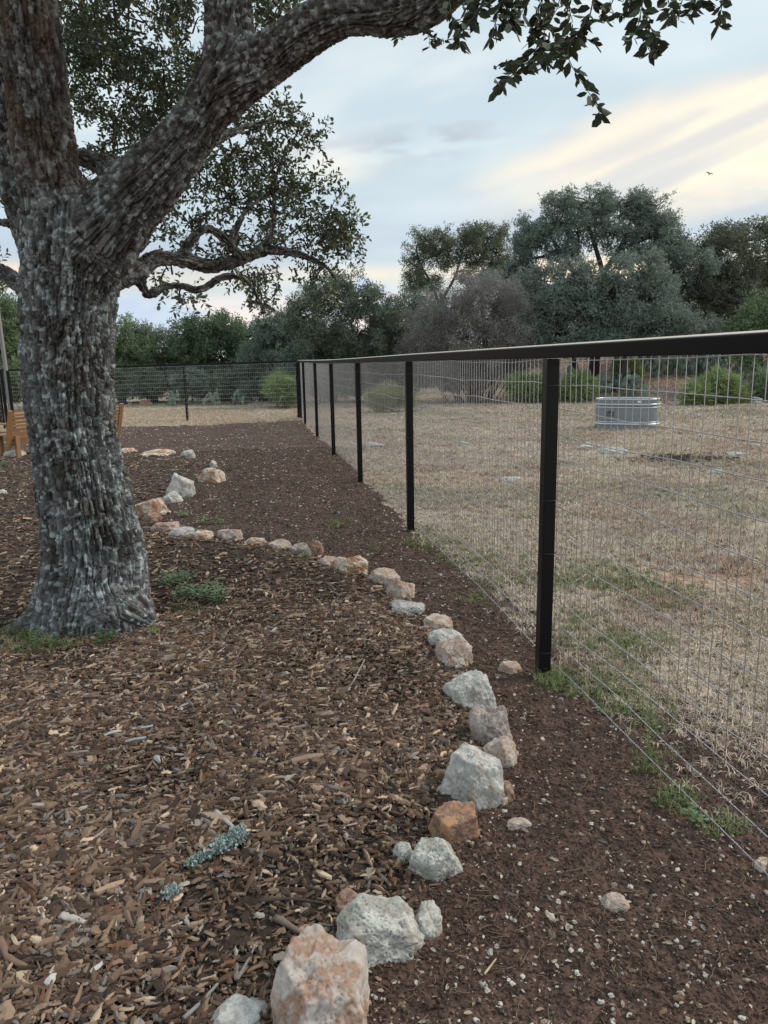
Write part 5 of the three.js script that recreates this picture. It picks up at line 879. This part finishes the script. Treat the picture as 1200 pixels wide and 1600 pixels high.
// ---------------------------------------------------------------- grasses and weeds
function tuftGeo(seed, n, h, w, flop) {
  const R = rng(seed), b = new MB();
  for (let k = 0; k < n; k++) {
    const a = R() * 6.28, l = h * (0.5 + 0.7 * R()), out = flop * (0.4 + R()), x0 = 0.02 * (R() - 0.5), z0 = 0.02 * (R() - 0.5), dx = Math.cos(a), dz = Math.sin(a), sx = -dz * w / 2, sz = dx * w / 2, y1 = l * 0.55, y2 = l * Math.max(0.12, 1 - out * 0.9), r1 = l * 0.3 * out, r2 = l * (0.35 + 0.55 * out);
    const p = [b.vert(x0 - sx, 0, z0 - sz), b.vert(x0 + sx, 0, z0 + sz), b.vert(x0 + dx * r1 - sx * 0.8, y1 * (1 - 0.4 * out), z0 + dz * r1 - sz * 0.8), b.vert(x0 + dx * r1 + sx * 0.8, y1 * (1 - 0.4 * out), z0 + dz * r1 + sz * 0.8), b.vert(x0 + dx * r2, y2, z0 + dz * r2)];
    b.quad(p[0], p[1], p[3], p[2]); b.tri(p[2], p[3], p[4]);
  }
  return b.geo();
}
const M_blade = new THREE.MeshStandardMaterial({ color: 0xffffff, roughness: 0.85, side: THREE.DoubleSide });
{
  const R = rng(612), dry = [], green = [];
  const geoDry = [tuftGeo(1, 9, 0.055, 0.0028, 0.9), tuftGeo(2, 8, 0.07, 0.003, 0.8), tuftGeo(3, 10, 0.045, 0.003, 1.0)];
  for (let i = 0; i < 210000; i++) {
    const a = (R() * 46 - 10) * Math.PI / 180, r = (2.2 ** 0.35 + (34 ** 0.35 - 2.2 ** 0.35) * R()) ** (1 / 0.35), x = r * Math.sin(a), z = -r * Math.cos(a); const inSoil = inside(soilPoly, x, z); if (inSoil && (r > 9 || x < 0.79 + 0.1728 * (z + 3.175) || R() > 0.5 * Math.exp(-distTo(soilEdge, x, z) / 0.16))) continue;
    const cover = fbm(x * 0.9, z * 0.9, 14, 3); if (cover + 0.3 * (R() - 0.5) < (r < 7 ? 0.40 : 0.30)) continue;
    const soilD = distTo(soilEdge, x, z); if (!inSoil && r < 10 && R() > 0.22 + soilD * 0.7) continue;
    const rust = sstep(0.54, 0.66, fbm(x * 1.3 + 30, z * 1.3, 3, 3)), gr = sstep(0.56, 0.66, fbm(x * 0.9 + 60, z * 0.9, 3, 3)), k = 0.65 + 0.6 * R(); let c = mix3([0.61, 0.515, 0.425], [0.48, 0.365, 0.295], rust * 0.85); c = mix3(c, [0.36, 0.33, 0.26], gr * 0.8); if (R() < 0.12) c = [0.62, 0.54, 0.42]; if (R() < 0.10) c = [0.2, 0.16, 0.12];
    dry.push({ p: V(x, height(x, z) - 0.002, z), e: [0, R() * 6.28, 0], s: (0.55 + 0.6 * R()) * (1 + r * 0.045), c: [c[0] * k, c[1] * k, c[2] * k] });
  }
  // dry strip beyond the far fence on the left
  for (let i = 0; i < 16000; i++) { const a = -(2 + R() * 32) * Math.PI / 180, r = 18 + 16 * R(), x = r * Math.sin(a), z = -r * Math.cos(a); if (inside(soilPoly, x, z)) continue; const k = 0.7 + 0.5 * R(), c = z < -27 ? [0.26, 0.28, 0.15] : [0.56, 0.45, 0.32]; dry.push({ p: V(x, height(x, z), z), e: [0, R() * 6.28, 0], s: 1.3 + R(), c: [c[0] * k, c[1] * k, c[2] * k] }); }
  { const t = G(986, 672); for (let i = 0; i < 420; i++) { const a = R() * 6.28, x = t.x + Math.cos(a) * (0.72 + 0.12 * R()), z = t.z - 0.3 + Math.sin(a) * (0.44 + 0.12 * R()), k = 0.7 + 0.5 * R(); dry.push({ p: V(x, height(x, z) - 0.002, z), e: [0, R() * 6.28, 0], s: 1.2 + 1.1 * R(), c: [0.56 * k, 0.48 * k, 0.36 * k] }); } }
  // taller clumps here and there
  for (let q = 0; q < 90; q++) { const a = (R() * 38 - 3) * Math.PI / 180, r = 4 + 15 * R(), x0 = r * Math.sin(a), z0 = -r * Math.cos(a); if (inside(soilPoly, x0, z0)) continue; const red = R() < 0.5; for (let i = 0; i < 46; i++) { const b = R() * 6.28, d = 0.22 * R() ** 0.7, x = x0 + Math.cos(b) * d * 1.5, z = z0 + Math.sin(b) * d, k = 0.7 + 0.5 * R(), c = red ? [0.40, 0.27, 0.20] : [0.52, 0.45, 0.32]; dry.push({ p: V(x, height(x, z) - 0.002, z), e: [0, R() * 6.28, 0], s: 1.2 + R(), c: [c[0] * k, c[1] * k, c[2] * k] }); } }
  const gd = thing('dry_grass', 'short dry straw coloured grass over the pasture', 'grass'); gd.userData.kind = 'stuff';
  scatter('dry_tufts', geoDry, M_blade, dry, gd);
  const geoGreen = [tuftGeo(11, 6, 0.06, 0.0034, 0.6), tuftGeo(12, 5, 0.075, 0.0032, 0.5), tuftGeo(13, 6, 0.05, 0.0036, 0.8)];
  // green patches: [px, py, rx, ry, count, size]
  for (const [px, py, rx, ry, n, s] of [[930, 905, 95, 26, 520, 1], [1030, 935, 80, 26, 380, 1], [985, 1010, 70, 26, 420, 0.9], [900, 985, 60, 40, 300, 0.9], [960, 1075, 60, 45, 260, 0.9], [1010, 1120, 50, 35, 110, 0.9], [760, 875, 80, 18, 260, 0.9], [700, 850, 70, 14, 220, 0.9], [665, 835, 30, 12, 100, 0.8], [740, 935, 26, 10, 60, 0.7], [858, 1058, 28, 14, 70, 0.9], [880, 1070, 50, 24, 120, 0.8], [530, 820, 20, 7, 60, 0.8], [585, 856, 10, 5, 26, 0.7], [1060, 1250, 40, 26, 60, 0.8], [1130, 1290, 40, 20, 50, 0.7], [1020, 1190, 40, 30, 50, 0.7], [820, 905, 80, 24, 200, 0.9],
    [860, 645, 120, 8, 300, 1.6], [760, 624, 90, 5, 240, 1.8], [1080, 650, 70, 8, 160, 1.6], [1150, 640, 60, 8, 160, 1.6], [620, 652, 40, 6, 90, 1.5], [310, 622, 150, 4, 400, 2.2], [880, 622, 60, 4, 160, 2]]) {
    for (let i = 0; i < n * 1.1; i++) { const a = R() * 6.28, q = R() ** 0.7, p = G(px + Math.cos(a) * q * rx, py + Math.sin(a) * q * ry), k = 0.7 + 0.55 * R(), far = py < 700, c = far ? [0.15, 0.19, 0.09] : R() < 0.6 ? [0.14, 0.21, 0.07] : [0.28, 0.27, 0.14]; green.push({ p: V(p.x, p.y - 0.002, p.z), e: [0, R() * 6.28, 0], s: s * (0.6 + 0.7 * R()), c: [c[0] * k, c[1] * k, c[2] * k] }); }
  }
  const gg = thing('green_grass', 'fresh green grass patches along the foot of the wire fence', 'grass'); gg.userData.kind = 'stuff'; scatter('green_tufts', geoGreen, M_blade, green, gg);
  // grass at the foot of the oak
  const foot = []; for (let i = 0; i < 420; i++) { const a = R() * 6.28, q = R() ** 0.7, p = G(45 + Math.cos(a) * q * 95, 1000 + Math.sin(a) * q * 24), k = 0.7 + 0.5 * R(), c = R() < 0.65 ? [0.10, 0.145, 0.055] : [0.20, 0.19, 0.10]; foot.push({ p: V(p.x, p.y, p.z), e: [0, R() * 6.28, 0], s: 0.7 + 0.7 * R(), c: [c[0] * k, c[1] * k, c[2] * k] }); }
  for (let i = 0; i < 70; i++) { const p = G(290 + (R() - 0.5) * 50, 955 + (R() - 0.5) * 28), k = 0.7 + 0.5 * R(); foot.push({ p: V(p.x, p.y, p.z), e: [0, R() * 6.28, 0], s: 0.5 + 0.4 * R(), c: [0.13 * k, 0.17 * k, 0.07 * k] }); }
  const gf = thing('oak_foot_grass', 'thin green grass growing at the left foot of the oak', 'grass'); gf.userData.kind = 'stuff'; scatter('grass_tufts', geoGreen, M_blade, foot, gf);
  console.log('grass', dry.length, green.length);
}
// broad leaved weeds, each a plant of its own
{
  const leafMats = [[0.075, 0.15, 0.06], [0.10, 0.20, 0.085], [0.13, 0.23, 0.06]].map((c) => new THREE.MeshPhysicalMaterial({ color: rgb(...c), roughness: 0.6, side: THREE.DoubleSide, transmission: 0.1, thickness: 0 }));
  const plant = (px, py, w, n, len, m, label, h = 0.07) => {
    const g = thing('ground_weed', label, 'weed', 'weeds in the mulch'), R = rng(px * 7 + py), f = G(px, py); g.position.copy(f); const st = new MB(), lf = new MB();
    for (let i = 0; i < n; i++) {
      const a = R() * 6.28, q = Math.sqrt(R()), x = Math.cos(a) * q * w, z = Math.sin(a) * q * w * 0.7, y = h * (0.35 + 0.9 * R()) * (1.2 - q * 0.5), base = V(x * 0.8, height(f.x + x, f.z + z) - f.y, z * 0.8), tip = V(x, base.y + y, z); st.tube([base, tip], [0.0012, 0.0008], 3, 0, 1, false);
      for (let k = 0; k < 4; k++) { const b = R() * 6.28, d = V(Math.cos(b), 0.25 * (R() - 0.4), Math.sin(b)).normalize(), s = V().crossVectors(d, V(0.3 * (R() - 0.5), 1, 0.3 * (R() - 0.5))).normalize(); leafGeo(lf, tip.clone().add(V(0, -0.012 * k, 0)), d, s, len * (0.7 + 0.6 * R()), len * 0.55, len * 0.08); }
    }
    part('stems', st.geo(), std([0.09, 0.14, 0.05], 0.8), g); part('leaves', lf.geo(), leafMats[m], g);
  };
  plant(275, 912, 0.13, 46, 0.026, 0, 'bushy green weed touching the right side of the oak');
  plant(312, 930, 0.17, 70, 0.024, 1, 'wide patch of pale green weed right of the oak');
  plant(345, 938, 0.06, 16, 0.024, 1, 'small green sprig at the right end of the weed patch');
  plant(165, 1004, 0.06, 18, 0.026, 0, 'green weed in front of the oak roots');
  plant(242, 994, 0.035, 9, 0.02, 2, 'tiny yellow green weed at the end of the root');
  plant(70, 1012, 0.07, 18, 0.024, 0, 'leafy weed in the grass left of the oak roots', 0.09);
  plant(66, 988, 0.02, 5, 0.03, 2, 'single broad leaved sprout in the grass by the oak');
  plant(480, 872, 0.03, 8, 0.022, 2, 'tiny green sprout at the mulch edge by the dark stone');
  plant(285, 808, 0.05, 10, 0.03, 2, 'yellow green sprout behind the far stones, leftmost');
  plant(318, 818, 0.05, 10, 0.03, 2, 'yellow green sprout above the pinkish white block');
  plant(342, 818, 0.04, 8, 0.03, 2, 'yellow green sprout beside the low pyramid stone');
  plant(5, 728, 0.06, 10, 0.04, 2, 'yellow green weed at the left edge behind the oak');
  plant(1085, 1288, 0.03, 7, 0.022, 1, 'small round leaved weed under the lowest wire');
}
console.log('grass done');

renderer.render(scene, camera);
